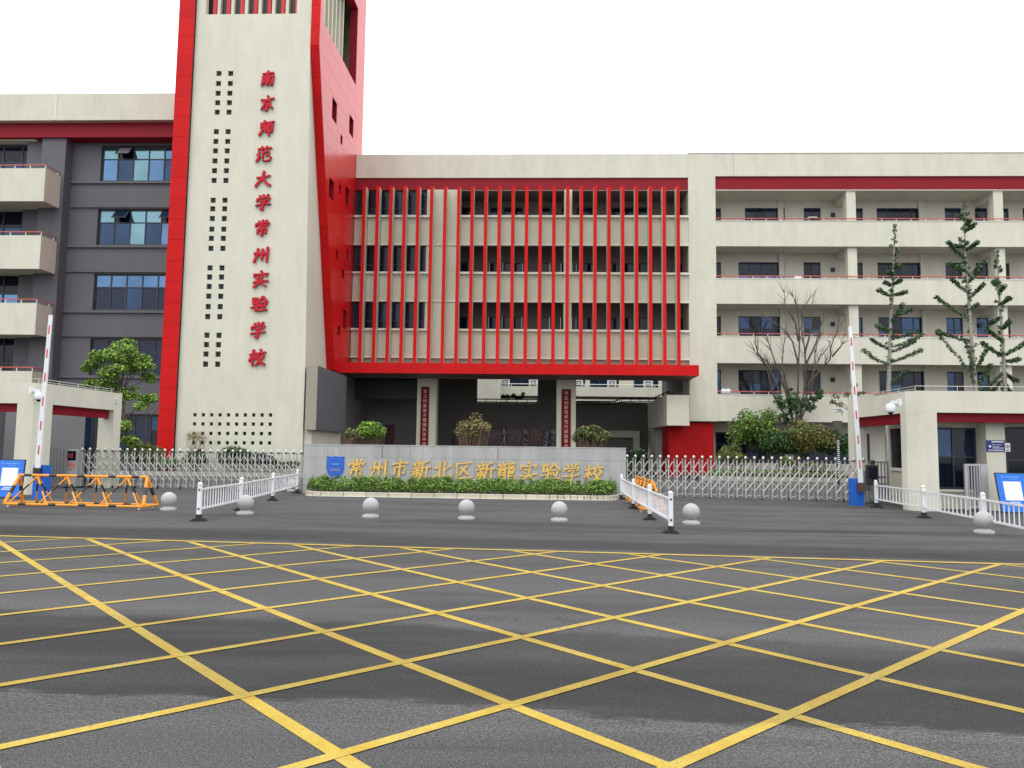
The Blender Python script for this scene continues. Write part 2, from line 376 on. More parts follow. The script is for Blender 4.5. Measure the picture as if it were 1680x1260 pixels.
# ------------------------------------------------------------ brush characters (strokes on a 100 x 100 square, y down)
GL = {
'南':'18,20 82,15|50,3 46,36|22,38 17,92|22,38 84,34 80,88 68,84|38,46 43,54|62,43 56,54|34,61 66,57|32,74 68,70|50,56 50,92',
'京':'50,2 55,14|12,25 88,18|32,34 34,54|32,34 68,30 66,50|34,51 66,48|52,50 52,92 40,84|32,62 18,84|68,60 86,80',
'师':'18,18 18,52|36,4 36,50 10,92|46,17 92,12|50,34 48,74|50,34 86,30 84,74 75,68|68,14 68,99',
'范':'12,17 90,12|34,3 37,26|66,2 61,26|16,34 25,43|8,50 19,59|8,92 28,62|44,38 80,34 78,58 65,56|44,38 44,86 60,92 88,87 92,68',
'大':'12,42 88,32|52,4 48,46 8,94|50,44 68,74 96,92',
'学':'26,8 33,20|48,3 53,18|78,3 64,20|16,26 11,42|16,28 88,23 78,40|34,43 68,38 50,55|50,54 52,93 36,86|8,67 92,60',
'常':'50,1 50,20|27,8 34,19|75,4 66,17|14,22 9,37|14,24 90,20 80,34|34,33 34,46|34,33 68,30 66,44|34,46 66,43|26,57 23,82|26,57 77,52 75,80 66,75|50,46 50,99',
'州':'8,38 11,54|26,14 26,56 8,94|36,38 43,53|54,18 53,84|62,36 71,51|83,8 83,98',
'实':'48,1 55,12|12,18 9,35|12,20 90,16 80,32|32,34 41,43|24,48 35,57|8,69 94,62|56,30 52,64 12,96|56,70 84,94',
'验':'8,15 36,12 32,44|16,17 14,45 42,42 38,86 27,79|3,67 32,60|68,3 40,41|68,5 99,39|56,41 80,38|52,52 57,67|66,50 69,65|89,46 78,75|45,87 98,82',
'校':'5,31 43,26|26,4 26,98|26,36 4,68|28,44 41,59|66,3 72,15|46,25 96,20|60,32 47,50|78,30 92,46|84,46 44,96|54,50 70,74 98,94',
'市':'48,1 55,14|8,26 92,20|26,41 23,77|26,41 77,36 75,74 66,70|50,22 50,99',
'新':'28,1 35,12|8,21 48,16|18,24 23,35|41,22 34,35|3,44 53,38|8,59 49,54|28,42 28,92 19,86|18,66 6,82|38,64 47,78|88,5 58,18|58,18 56,60 43,94|58,43 99,38|80,42 80,99',
'北':'6,37 36,32|35,4 35,88|2,84 36,66|92,25 62,45|60,4 60,80 70,89 95,85 97,66',
'区':'12,12 86,8|12,12 14,89 92,84|67,23 26,74|34,32 74,72',
'龍':'28,1 33,10|8,17 50,13|18,19 23,29|41,17 34,29|3,37 55,32|14,46 11,94|14,46 45,43 45,92 36,86|18,59 41,56|18,71 41,68|62,3 62,27 92,23|62,14 92,10|62,38 91,34 88,50 62,52|61,50 62,87 72,93 99,89 99,74|68,63 89,59|68,75 89,71',
}
def glyph(ch, cx, cz, size, Y, depth, w=8.5, step=.003, seed=0):
    """brush-like character standing proud of plane Y: tapered, slightly swelling strokes"""
    rr = random.Random(ord(ch)*7+seed); mb = MB()
    k = size/100
    for si, st in enumerate(GL[ch].split('|')):
        pts = [Vector([float(a) for a in q.split(',')]) for q in st.split()]
        P = [pts[0]]
        for a, b in zip(pts, pts[1:]):
            n = max(2, int((b-a).length/9)); nrm = Vector((-(b-a).y, (b-a).x)).normalized()
            bow = rr.uniform(-.05,.05)*(b-a).length
            for i in range(1, n+1):
                t = i/n; P.append(a.lerp(b, t) + nrm*bow*math.sin(math.pi*t))
        n = len(P); Lf = []; Rt = []
        hor = abs(pts[-1].x-pts[0].x) > abs(pts[-1].y-pts[0].y)
        for i, p in enumerate(P):
            d = (P[min(i+1,n-1)] - P[max(i-1,0)]).normalized(); nn = Vector((-d.y, d.x))
            t = i/(n-1)
            ww = w*.5*((.85 if hor else 1.15)*(1.15-.35*math.sin(math.pi*t)*(1 if hor else .4)))
            if t > .8 and not hor and len(pts) < 3: ww *= 1-(t-.8)*2.2
            Lf.append(p+nn*ww); Rt.append(p-nn*ww)
        head = P[0] - (P[1]-P[0]).normalized()*w*.45; tail = P[-1] + (P[-1]-P[-2]).normalized()*w*.45
        y0 = Y - depth - si*step; y1 = Y
        def W(p): x = (p.x-50) + (50-p.y)*.06; z = (50-p.y) + (p.x-50)*.05; return cx + x*k, cz + z*k
        def quad(q, e=0):
            vs = [(W(p)[0], y0 - e*step*.12, W(p)[1]) for p in q]; vb = [(W(p)[0], y1, W(p)[1]) for p in q]; m_ = len(q)
            mb.add(vs, [tuple(range(m_))], 0)
        loop = [head] + Lf + [tail] + Rt[::-1]
        quad([head, Lf[0], Rt[0]]); quad([tail, Rt[-1], Lf[-1]], n)
        for i in range(n-1): quad([Lf[i], Lf[i+1], Rt[i+1], Rt[i]], i+1)
        m_ = len(loop); vs = [(W(p)[0], y0, W(p)[1]) for p in loop] + [(W(p)[0], y1, W(p)[1]) for p in loop]
        mb.add(vs, [(i,(i+1)%m_,(i+1)%m_+m_,i+m_) for i in range(m_)], 1)
    return mb
def text_mesh(txt, size, ext, name, mat_, align='CENTER', offs=0):
    cu = bpy.data.curves.new(name, 'FONT'); cu.body = txt; cu.size = size; cu.extrude = ext; cu.align_x = align; cu.align_y = 'CENTER'
    cu.resolution_u = 2; cu.offset = offs
    o = bpy.data.objects.new(name+'_tmp', cu); col.objects.link(o)
    dg = bpy.context.evaluated_depsgraph_get(); me = bpy.data.meshes.new_from_object(o.evaluated_get(dg))
    bpy.data.objects.remove(o); bpy.data.curves.remove(cu); me.name = name; me.materials.clear(); me.materials.append(mat_); return me

# ------------------------------------------------------------ foliage
def leaves_mesh(name, C, size, mat_, up=.3, mats=None, midx=None):
    n = len(C); C = np.asarray(C, float)
    nrm = rng.normal(size=(n,3)); nrm[:,2] = np.abs(nrm[:,2])+up; nrm /= np.linalg.norm(nrm,axis=1)[:,None]
    a = np.cross(nrm, rng.normal(size=(n,3))); a /= np.linalg.norm(a,axis=1)[:,None]; b = np.cross(nrm, a)
    s = size*rng.uniform(.6,1.35,(n,1)); w = s*rng.uniform(.38,.6,(n,1))
    V = np.stack([C-a*s, C+b*w+nrm*w*.3, C+a*s, C-b*w+nrm*w*.3],1).reshape(-1,3)
    me = bpy.data.meshes.new(name); me.vertices.add(4*n); me.vertices.foreach_set('co', V.ravel())
    idx = np.arange(4*n).reshape(n,4); tri = np.concatenate([idx[:,[0,1,2]], idx[:,[0,2,3]]],1).reshape(-1)
    me.loops.add(6*n); me.loops.foreach_set('vertex_index', tri.astype(np.int32))
    me.polygons.add(2*n); me.polygons.foreach_set('loop_start', np.arange(0,6*n,3,dtype=np.int32))
    for q in (mats or [mat_]): me.materials.append(q)
    if midx is not None: me.polygons.foreach_set('material_index', np.repeat(midx,2).astype(np.int32))
    me.update(calc_edges=True); me.validate(); return me
def clump_pts(n, c, r, hollow=.25):
    u = rng.normal(size=(n,3)); u /= np.linalg.norm(u,axis=1)[:,None]
    rad = rng.uniform(hollow,1,(n,1))**.45
    return np.asarray(c) + u*rad*np.asarray(r)
def dome_pts(n, c, r, lobes=14, flat=-.15):
    """leaf positions over an uneven dome made of many small clumps"""
    out = []
    k = max(1, n//lobes)
    for i in range(lobes):
        u = rng.normal(size=3); u /= np.linalg.norm(u)
        if u[2] < flat: u[2] = -u[2]*.6
        cc = np.asarray(c) + u*np.asarray(r)*rng.uniform(.45,.85)
        out.append(clump_pts(k, cc, np.asarray(r)*rng.uniform(.22,.42), .1))
    return np.concatenate(out)
def lmesh_obj(name, me, parent):
    off = ORG[parent.name]; o = bpy.data.objects.new(name, me); col.objects.link(o); o.parent = parent
    o.location = (-off[0],-off[1],-off[2]); ORG[o.name] = off; return o
def V3(p): return np.array([p[0],p[1],p[2]])

# ============================================================ GROUND
g = MB(); g.add([(-400,-300,0),(400,-300,0),(400,600,0),(-400,600,0)], [(0,1,2,3)])
obj('ground', g, ASPH, kind='structure')
# yellow box markings: two families of lines 1.22 m apart, crossing at right angles, cut off at the back edge line
def ln(pt, ang, w, z=.004): return (Vector((pt[0],pt[1])), Vector((math.cos(R_(ang)), math.sin(R_(ang)))), w, z)
E0 = gnd(0,880); E1 = gnd(1680,927)
ed = (E1-E0).normalized(); en = Vector((ed.y,-ed.x,0))          # towards the camera
def clip_poly(poly, p, n):
    """keep the side where (q-p).n >= 0"""
    out = []
    for i in range(len(poly)):
        a, b = poly[i], poly[(i+1)%len(poly)]
        da, db = (a-p).dot(n), (b-p).dot(n)
        if da >= 0: out.append(a)
        if (da >= 0) != (db >= 0): out.append(a.lerp(b, da/(da-db)))
    return out
mk = MB(); idx = 0
def mark(p, d, w, cut=True):
    global idx
    nn = Vector((-d.y,d.x)); e0 = Vector((E0.x,E0.y)); n2 = Vector((en.x,en.y))
    poly = [p-d*60+nn*w/2, p+d*60+nn*w/2, p+d*60-nn*w/2, p-d*60-nn*w/2]
    if cut: poly = clip_poly(poly, e0, n2)
    poly = clip_poly(poly, Vector((-22,0)), Vector((1,0))); poly = clip_poly(poly, Vector((22,0)), Vector((-1,0)))
    poly = clip_poly(poly, Vector((0,-9)), Vector((0,1)))
    if len(poly) > 2:
        idx += 1; z = .004 + .00025*(idx%7)
        m_ = MB(); m_.add([(q.x,q.y,z) for q in poly], [tuple(range(len(poly)))]); return m_
def fam(refs, ang, lo, hi, sp):
    d = Vector((math.cos(R_(ang)), math.sin(R_(ang)))); nn = Vector((-d.y,d.x))
    return d, nn
marks = []
dA = Vector((math.cos(R_(-46.7)), math.sin(R_(-46.7)))); nA = Vector((-dA.y,dA.x))
dB = Vector((math.cos(R_(44.4)), math.sin(R_(44.4)))); nB = Vector((-dB.y,dB.x))
for k in range(-9, 16): marks.append(((nA*(Vector(gnd(0,1300)[:2]).dot(nA) + 1.215*(k+1)) if k < 0 else nA*(2.07+1.215*k)), dA, .092, True))
for k in range(-12, 15): marks.append((nB*(2.44 + 1.232*k), dB, .085, True))
root = thing('box_junction_marking', 'yellow criss-cross box junction painted on the road in the foreground', 'road marking', (0,6,0))
zi = 0
for fi, (p, d, w, c) in enumerate(marks):
    m_ = mark(p, d, w, c)
    if not m_: continue
    z = .004 if fi < 25 else .0065
    m_.v = [(x,y,z) for x,y,_ in m_.v]; obj('line', m_, YEL, root)
ec = Vector((E0.x,E0.y)); e2 = Vector((ed.x,ed.y))
m_ = MB(); q = [ec-e2*14+Vector((en.x,en.y))*.05, ec+e2*34+Vector((en.x,en.y))*.05, ec+e2*34-Vector((en.x,en.y))*.07, ec-e2*14-Vector((en.x,en.y))*.07]
m_.add([(a.x,a.y,.009) for a in q], [(0,1,2,3)]); obj('edge_line', m_, YEL, root)

# ============================================================ TOWER
TY = 41.0; TX = -12.64                      # front plane, outer face of the red side shell
tw = thing('bell_tower', 'tall cream and red tower with vertical red lettering and small square holes', 'tower', (-17, TY, 0))
XL0 = wx(268,587,TY); XL1 = wx(294.4,587,TY)
XS = TX - .50                               # inner face of the side shell
ZT = wz(597,0,51.6) + 1.6
ztop_open = wz(410,23,TY)
# cream front with every square hole cut through
holes = []; hs = .148
colL, colR = wx(349.5,328,TY), wx(369,328,TY)
rows = [120.5,137,153,168.5,184, 216,232,247.5,264,280,296, 328.5,342.5,358.5,376,391,407.5, 439.5,454.5,470,486,503,519.5, 550,565.5,581,597.5]
for r in rows:
    z = wz(355,r,TY)
    for x in (colL,colR): holes.append((x-hs,x+hs,z-hs,z+hs))
hb = .094
for c in range(10):
    for r in (680.5,695.5,711,726.3):
        x = wx(319.6+13.78*c,681,TY); z = wz(319.6+13.78*c, r+.09*c*.5, TY); holes.append((x-hb,x+hb,z-hb,z+hb))
LX0, LX1 = wx(338,10,TY), wx(487,10,TY)
mb = MB().wall(XL1, XS-.02, 0, ZT, TY, .35, holes+[(LX0,LX1,ztop_open,ZT-1.2)])
obj('front_wall', mb, CREAMT, tw)
for nm, half in (('window_pane',hs),('window_pane',hb)):
    pm = MB().box(-half,half,0,.02,-half,half).mesh(nm, GLD)
    for h in holes:
        if abs((h[1]-h[0])/2-half) < 1e-4: inst('window_pane', pm, ((h[0]+h[1])/2, TY+.14, (h[2]+h[3])/2), tw)
# left red frame: returns round the edge, clad in panels
pz = 1.17
base_in = MB().box(XL0+.02,XL1-.02,TY-.16,TY+6,0,ZT); obj('frame_core', base_in, BLACK, tw)
pm = MB().box(XL0,XL1,-.03,0,.006,pz-.006).mesh('red_panel', RED)
ps = MB().box(-.03,0,TY-.2+.01,TY+6,.006,pz-.006).mesh('side_panel', RED)
for k in range(int(ZT/pz)+1):
    inst('red_panel', pm, (0,TY-.17,k*pz), tw); inst('side_panel', ps, (XL0+.015,0,k*pz), tw)
# chamfered cream facet between crease and the slanting red edge
zc_t = wz(500,75,TY); ZCAN = wz(700,611,47.3); YB = 46.4
def edgeY(z):   # front edge of the side shell: plumb at the top, sloping back below
    return TY + max(0,(zc_t-z))/(zc_t-ZCAN)*(YB-TY)
fc = MB(); cb = (XS+.34, TY+.001, ZCAN); ct = (XS-.02, TY+.001, zc_t)
fc.add([ct, (XS-.02,TY,ZCAN-.0), cb], [(0,1,2)])
fc.add([ct, cb, (XS-.004,YB,ZCAN), (XS-.004,TY+.02,zc_t)], [(0,1,2,3)])
fc.add([(XS-.02,TY,0),(XS+.34,TY+.001,0),cb,(XS-.02,TY,ZCAN)], [(0,1,2,3)])
fc.add([(XS+.34,TY+.001,0),(XS-.02,YB+1,0),(XS-.004,YB,ZCAN),cb], [(0,1,2,3)])
obj('chamfered_wall', fc, CREAMT, tw)
# red side shell: core with holes, then panels on its face
YF = 51.6
sidewin = []   # (y0,y1,z0,z1)
def sideY(px): # depth at which the line of sight at column px meets the side face
    lo, hi = 38., 56.
    for _ in range(40):
        m = (lo+hi)/2
        if wx(px[0],px[1],m) < TX: hi = m      # further left when deeper for columns left of centre
        else: lo = m
    return (lo+hi)/2
for (xa,ya,xb,yb2) in ((545,158,553,193),(573,186,580,217),(558.5,219,562,234),(540,290,548,322),(556.5,301,560,316),(566.5,304,573,334),(551.5,409,555,424),(569,409,572,424),(561,441,565,455),(563,507,569,538),(554,534,558,548)):
    y0 = sideY((xa,(ya+yb2)/2)); y1 = sideY((xb,(ya+yb2)/2)); ym = (y0+y1)/2
    z1 = wz(xa, ya, y0); z0 = wz(xa, yb2, y0); sidewin.append((y0,y1,z0,z1))
oy0, oy1 = sideY((531,39)), sideY((584,130)); oz0 = wz(558,90,sideY((558,90))); oz1 = wz(584,14,oy1)
BIG = (oy0, oy1, oz0, ZT-1.2 if oz1 < 0 else max(oz1, oz0+4.6))
allw = sidewin + [BIG]
core = MB()
ys = sorted({TY,YF} | {w[0] for w in allw} | {w[1] for w in allw} | {YB}); zs = sorted({ZCAN,ZT,zc_t} | {w[2] for w in allw} | {w[3] for w in allw})
for i in range(len(ys)-1):
    for j in range(len(zs)-1):
        yc, zc = (ys[i]+ys[i+1])/2, (zs[j]+zs[j+1])/2
        if any(w[0] < yc < w[1] and w[2] < zc < w[3] for w in allw): continue
        poly = [Vector((ys[i],zs[j])),Vector((ys[i+1],zs[j])),Vector((ys[i+1],zs[j+1])),Vector((ys[i],zs[j+1]))]
        nd = Vector((zc_t-ZCAN, YB-TY)).normalized()    # slanted edge as a half-plane
        poly = clip_poly(poly, Vector((TY+.03,zc_t)), nd)
        if len(poly) > 2: core.prism([tuple(q) for q in poly], 'x', XS, TX-.03)
obj('side_core', core, REDD, tw)
rcs = MB()
for w in allw:
    if w is BIG: continue
    rcs.box(XS-.3,XS+.02,w[0],w[1],w[2],w[3])
obj('window_recess', rcs, MATS['near_black'], tw)
def cut_rect(poly, w):
    """poly minus rectangle w, as convex pieces in (y,z)"""
    y0,y1,z0,z1 = w; out = []
    ymin = min(q.x for q in poly); ymax = max(q.x for q in poly); zmin = min(q.y for q in poly); zmax = max(q.y for q in poly)
    if y1 <= ymin or y0 >= ymax or z1 <= zmin or z0 >= zmax: return [poly]
    rest = poly
    for p, n in ((Vector((y0,0)),Vector((-1,0))),(Vector((y1,0)),Vector((1,0))),(Vector((0,z0)),Vector((0,-1))),(Vector((0,z1)),Vector((0,1)))):
        a = clip_poly(rest, p, n)
        if len(a) > 2: out.append(a)
        rest = clip_poly(rest, p, -n)
        if len(rest) < 3: break
    return out
ph, pw = 1.17, 2.12
nz_ = int((ZT-ZCAN)/ph)+1
for j in range(nz_):
    for i in range(5):
        y0, y1 = TY+i*pw, min(TY+(i+1)*pw, YF); z0, z1 = ZCAN+j*ph, min(ZCAN+(j+1)*ph, ZT); g_ = .007
        if z1-z0 < .1: continue
        poly = [Vector((y0+g_,z0+g_)),Vector((y1-g_,z0+g_)),Vector((y1-g_,z1-g_)),Vector((y0+g_,z1-g_))]
        poly = clip_poly(poly, Vector((TY+.012,zc_t)), Vector((zc_t-ZCAN, YB-TY)).normalized())
        if len(poly) < 3: continue
        pcs = [poly]
        for w in allw: pcs = [c for p in pcs for c in cut_rect(p, w)]
        if not pcs: continue
        mb = MB(); jit = random.uniform(0,.004)
        for p in pcs:
            if len(p) > 2: mb.prism([tuple(q) for q in p], 'x', TX-.028, TX+jit)
        obj('side_panel', mb, REDG, tw)
# front-facing red edge of the shell, following the slant, in panels
z = ZCAN; k = 0
while z < ZT-.1:
    z2 = min(z+1.17, ZT)
    if z < zc_t < z2-.05: z2 = zc_t
    a, b = edgeY(z), edgeY(z2)
    mb = MB(); e = .006
    mb.prism([(a-.06,z+e),(b-.06,z2-e),(b,z2-e),(a,z+e)], 'x', XS, TX+.001)
    obj('edge_panel', mb, RED, tw); z = z2
# louvres: side opening and top front opening
lm = MB().box(-.5,-.06,-.10,.10,0,BIG[3]-BIG[2]-.004).mesh('louvre', CREAMP)
n_ = 8
for i in range(n_):
    y = BIG[0]+(BIG[1]-BIG[0]-.9)*(i+.5)/n_; inst('louvre', lm, (TX-.55,y,BIG[2]+.002), tw)
obj('opening_back', MB().box(TX-3.0,TX-2.9,TY+.5,YF-.3,oz0-.4,ZT-.6), GREY, tw)
lm1 = MB().box(-.09,.09,0,.35,0,ZT-1.2-ztop_open-.004).mesh('louvre', CREAMP)
lm2 = MB().box(-.10,.10,0,.25,0,ZT-1.2-ztop_open-.004).mesh('louvre', REDG)
lm3 = MB().box(-.11,.11,0,.12,0,ZT-1.2-ztop_open-.004).mesh('louvre', BLACK)
for i in range(7):
    x = LX0 + (LX1-LX0)*(i+.12)/6.6
    inst('louvre', lm3, (x,TY+.55,ztop_open+.002), tw); inst('louvre', lm2, (x+.24,TY+.40,ztop_open+.002), tw)
    if i < 6: inst('louvre', lm1, (x+.50,TY+.36,ztop_open+.002), tw)
obj('opening_back', MB().box(LX0-.1,LX1+.1,TY+1.4,TY+1.45,ztop_open-.3,ZT-1), GREYP, tw)
# hidden body
body = MB().box(XL0+.1,XS-.9,TY+1.6,YF,0,ZT-.05).box(XL0+.1,XS,YF-.2,YF,0,ZT-.02).box(XL0+.05,TX-.03,TY+.36,YF-.2,ZT-.1,ZT-.0)
obj('tower_core', body, CREAMT, tw)
tpos = [(440,130),(439,171),(438,211),(434,254),(432.5,294),(432.5,333),(431,375),(430,418),(428.5,458.5),(426,500),(424,542.5),(422.5,587)]
for i, ((px,py), ch) in enumerate(zip(tpos, '南京师范大学常州实验学校')):
    p = at(px,py,TY); obj('letter', glyph(ch, p.x, p.z, .93, TY-.02, .09, 12, seed=i), [CHRED, CHSIDE], tw)
# dark block bracketed off the tower's foot
bz1, bz0 = wz(510,600,TY-.2), wz(510,705,TY-.2); bx0, bx1 = wx(501.5,650,TY-.2), wx(520.5,650,TY-.2)
blk = thing('wall_block', 'boxed-out block with taupe end and dark grey side at the foot of the cream tower', 'wall block', (bx0,TY,bz0))
obj('end_face', MB().box(bx0,bx1-.03,TY-.20,TY-.12,bz0,bz1), mat('taupe_panel',(.30,.275,.22),.6,var=.05,streak=.08), blk)
obj('side_face', MB().box(bx0+.01,bx1,TY-.12,46.9,bz0,bz1+.003), GREY, blk)
lw = MB().box(XS+.35,bx1-.35,TY+.2,47.2,0,bz0-.002)
obj('lower_wall', lw, CREAMP, tw)

# ============================================================ LEFT CLASSROOM BUILDING
LY = 45.2
lb = thing('classroom_building', 'dark grey classroom block with blue windows and cream balconies left of the tower', 'building', (-26,LY,0))
XE = wx(-330,400,LY); XT = XL0+.05
pt, pb = wz(150,153.5,43.9), wz(150,197,43.9)
obj('parapet', MB().box(XE,XT,43.9,60,pb,pt), CREAM, lb)
xj = wx(92,170,43.9)
obj('parapet_joint', MB().box(xj-.05,xj+.05,43.87,43.9,pb+.01,pt-.01), WHITE, lb)
rb = wz(150,225,44.3)
obj('red_band', MB().box(XE,XT,44.3,60,rb,pb-.002), REDD, lb)
# floors
wr = [(164,239,297),(159,343,402),(151,449,509),(145,555,616),(137,681,748)]
wholes = []; xw1 = wx(292,300,LY)
xw0 = wx(161,343,LY)
for (px,a,b) in wr: wholes.append((xw0,xw1,wz(200,b,LY),wz(200,a,LY)))
colx0, colx1 = wx(68,300,44.6), wx(107,300,44.6)
bw = []
for a,b in ((238,300),(345,405),(450,520),(552,640),(690,780)):
    bw.append((wx(-120,a,LY), wx(66,a+20,LY), max(.1,wz(40,b,LY)), wz(40,a,LY)))
obj('wall', MB().wall(XE,XT,0,rb,LY,.3,wholes+bw), GREY, lb)
obj('pier', MB().box(colx0,colx1,44.45,LY,0,rb), GREY, lb)
obj('pier_panel', MB().box(colx0-1.2,colx0,44.85,LY,0,rb), GREY, lb)
rng2 = random.Random(3)
def window(parent, x0,x1,z0,z1,Y, nx, tz, glasses, fr=.05, name='window', pick=None):
    """frame with mullions and a transom; each pane a child; tz = transom heights (fractions)"""
    f = MB(); zz = [z0]+[z0+(z1-z0)*t for t in tz]+[z1]; xx = [x0+(x1-x0)*i/nx for i in range(nx+1)]
    f.box(x0,x1,Y,Y+.08,z0,z0+fr); f.box(x0,x1,Y,Y+.08,z1-fr,z1)
    f.box(x0,x0+fr,Y,Y+.08,z0+fr,z1-fr); f.box(x1-fr,x1,Y,Y+.08,z0+fr,z1-fr)
    for x in xx[1:-1]: f.box(x-fr*.5,x+fr*.5,Y+.003,Y+.08,z0+fr,z1-fr)
    for z in zz[1:-1]:
        for i in range(nx): f.box(xx[i]+fr*.5,xx[i+1]-fr*.5,Y+.006,Y+.08,z-fr*.45,z+fr*.45)
    w = obj(name, f, FRAME, parent)
    for i in range(nx):
        for j in range(len(zz)-1):
            gl = pick(i,j) if pick else rng2.choice(glasses)
            if gl is None: continue
            t = rng2.uniform(-.004,.004)
            p = MB().add([(xx[i]+.01,Y+.04+t,zz[j]+.01),(xx[i+1]-.01,Y+.04-t,zz[j]+.01),(xx[i+1]-.01,Y+.045-t,zz[j+1]-.01),(xx[i]+.01,Y+.045+t,zz[j+1]-.01)], [(0,1,2,3)])
            obj('pane', p, gl, w)
    return w
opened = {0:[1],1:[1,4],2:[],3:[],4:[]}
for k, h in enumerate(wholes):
    hi, lo = ([GLT,GLT,GLB],[GLB,GLB,GLM]) if k < 2 else (([GLB,GLB],[GLM,GLN]) if k == 2 else ([GLN,GLD,GLM],[GLD,GLN]))  # darker glass on lower floors paints in the reflection of trees opposite
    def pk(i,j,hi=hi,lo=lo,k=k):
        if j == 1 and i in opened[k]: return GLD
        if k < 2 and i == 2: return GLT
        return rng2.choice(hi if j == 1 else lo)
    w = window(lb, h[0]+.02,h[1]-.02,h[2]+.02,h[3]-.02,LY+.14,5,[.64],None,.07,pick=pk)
    for i in opened[k]:
        bwid = (h[1]-h[0])/5; xa = h[0]+bwid*i+.06; xb = xa+bwid-.1; zt = h[3]-.06; zb = h[2]+(h[3]-h[2])*.64
        L_ = zt-zb; ca, sa = math.cos(R_(38)), math.sin(R_(38))
        s = MB()
        def slab(u0,u1,v0,v1,t=.02):
            P = []
            for tt in (0,t):
                for (u,v) in ((u0,v0),(u1,v0),(u1,v1),(u0,v1)):
                    P.append((u, LY+.12 - v*sa - tt*ca, zt - v*ca + tt*sa))
            s.add(P, [(0,1,2,3),(7,6,5,4),(0,1,5,4),(1,2,6,5),(2,3,7,6),(3,0,4,7)])
        slab(xa,xb,0,.07); slab(xa,xb,L_-.07,L_); slab(xa,xa+.07,.07,L_-.07); slab(xb-.07,xb,.07,L_-.07)
        sh = obj('open_sash', s, FRAME, w)
        s2 = MB(); s2.add([(u, LY+.11-v*sa, zt-v*ca) for (u,v) in ((xa+.05,.05),(xb-.05,.05),(xb-.05,L_-.05),(xa+.05,L_-.05))], [(0,1,2,3)])
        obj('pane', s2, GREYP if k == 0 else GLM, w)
for k,(px,a,b) in enumerate(wr):
    zt, zb = wz(200,a-2,LY), wz(200,b+1.5,LY)
    x0 = colx1+.02
    obj('ledge', MB().box(x0,XT,LY-.13,LY,zb-.12,zb), GREY, lb)
    if k: obj('ledge', MB().box(x0,XT,LY-.10,LY,zt,zt+.10), GREY, lb)
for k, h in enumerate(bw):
    hi, lo = ([GLB,GLN],[GLB,GLM]) if k < 3 else ([GLD,GLN],[GLD])  # lower balcony panes darkened too, a painted reflection
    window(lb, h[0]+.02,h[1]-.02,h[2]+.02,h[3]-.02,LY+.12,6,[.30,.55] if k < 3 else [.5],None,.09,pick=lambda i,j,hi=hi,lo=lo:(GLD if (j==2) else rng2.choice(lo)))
# balconies with their handrails
hrm = None
for k,(a,b) in enumerate(((276,330),(386,441),(497,549),(609,660))):
    bx1_ = wx(76 - 5*k*1.0,300,43.0)
    bx1_ = wx(75,276,43.0)
    zt, zb = wz(60,a,43.0), wz(60,b,43.0)
    bl = obj('balcony', MB().box(XE,bx1_,43.0,43.15,zb,zt).box(bx1_-.12,bx1_+.0,43.15,44.5,zb+.02,zt).box(XE,bx1_-.122,43.152,LY-.01,zb+.06,zb+.3), CREAM, lb)
    r = MB().tube((XE,43.08,zt+.22),(bx1_-.06,43.08,zt+.22),.035).tube((bx1_-.06,43.08,zt+.22),(bx1_-.06,44.4,zt+.22),.035)
    obj('handrail', r, RAILR, bl)
    if hrm is None: hrm = MB().tube((0,0,0),(0,0,.20),.028,n=6).mesh('rail_post', WHITE)
    x = bx1_-.06
    while x > XE+.5:
        inst('rail_post', hrm, (x,43.08,zt), bl); x -= .93
    inst('rail_post', hrm, (bx1_-.06,44.2,zt), bl)
    # beam over the balcony window
    obj('lintel', MB().box(XE,wx(67,300,LY),44.9,LY-.001,wz(40,(345,450,555,690)[k]-12,LY),wz(40,(345,450,555,690)[k]-2,LY)), CREAMP, lb)
obj('core', MB().box(XE,XT,LY+.5,60,0,rb-.02), BLACK, lb)
obj('ceiling_beam', MB().box(XE,wx(70,230,LY),44.6,LY-.001,wz(40,237,LY),wz(40,226,LY)), CREAMP, lb)
# small roof ladder rail
rl = thing('roof_railing', 'small thin metal railing standing on the left parapet', 'railing', (at(95,152,46)))
z0 = wz(95,153,46); zr_ = wz(95,146,46); xa, xb = wx(76,150,46), wx(116,150,46)
m_ = MB()
for i in range(9):
    x = xa+(xb-xa)*i/8; m_.tube((x,46,z0),(x,46,zr_),.015,n=5)
obj('baluster', m_, STEEL, rl); obj('rail', MB().tube((xa,46,zr_),(xb,46,zr_),.02,n=5), STEEL, rl)

# ============================================================ RIGHT CORRIDOR BUILDING AND CENTRE BLOCK
WY = 50.0
XR0, XR1 = wx(1130,450,WY), wx(1175,450,WY); XEND = wx(2150,400,WY)
zp = [wz(1200,y,WY) for y in (251.5,289,310)]
par = [(wz(1250,a,WY),wz(1250,b,WY)) for a,b in ((363,404),(457.5,498.6),(552.5,596),(648,691.5))]
rbld = thing('corridor_building', 'cream four-storey building with open corridors and red handrails on the right', 'building', (20,WY,0))
obj('parapet', MB().box(XR1,XEND,WY,62,zp[1],zp[0]), CREAM, rbld)
jx = wx(1203,270,WY); obj('parapet_joint', MB().box(jx-.012,jx+.012,WY-.006,WY,zp[1]+.01,zp[0]-.01), GREYP, rbld)
obj('parapet_cap', MB().box(XR0-.02,XEND,WY-.04,WY+.35,zp[0]+.002,zp[0]+.05), WHITE, rbld)
obj('red_band', MB().box(XR1,XEND,WY+.12,62,zp[2],zp[1]-.002), REDD, rbld)
obj('pier', MB().box(XR0,XR1,WY-.012,52.3,wz(1150,691,WY),zp[0]), CREAM, rbld)
BY = 52.3
post_m = MB().tube((0,0,0),(0,0,.17),.022,n=6).mesh('rail_post', WHITE)
bay = wx(1631,340,WY+.1)-wx(1389,340,WY+.1); cx0 = wx(1389,340,WY+.1); cw = .60
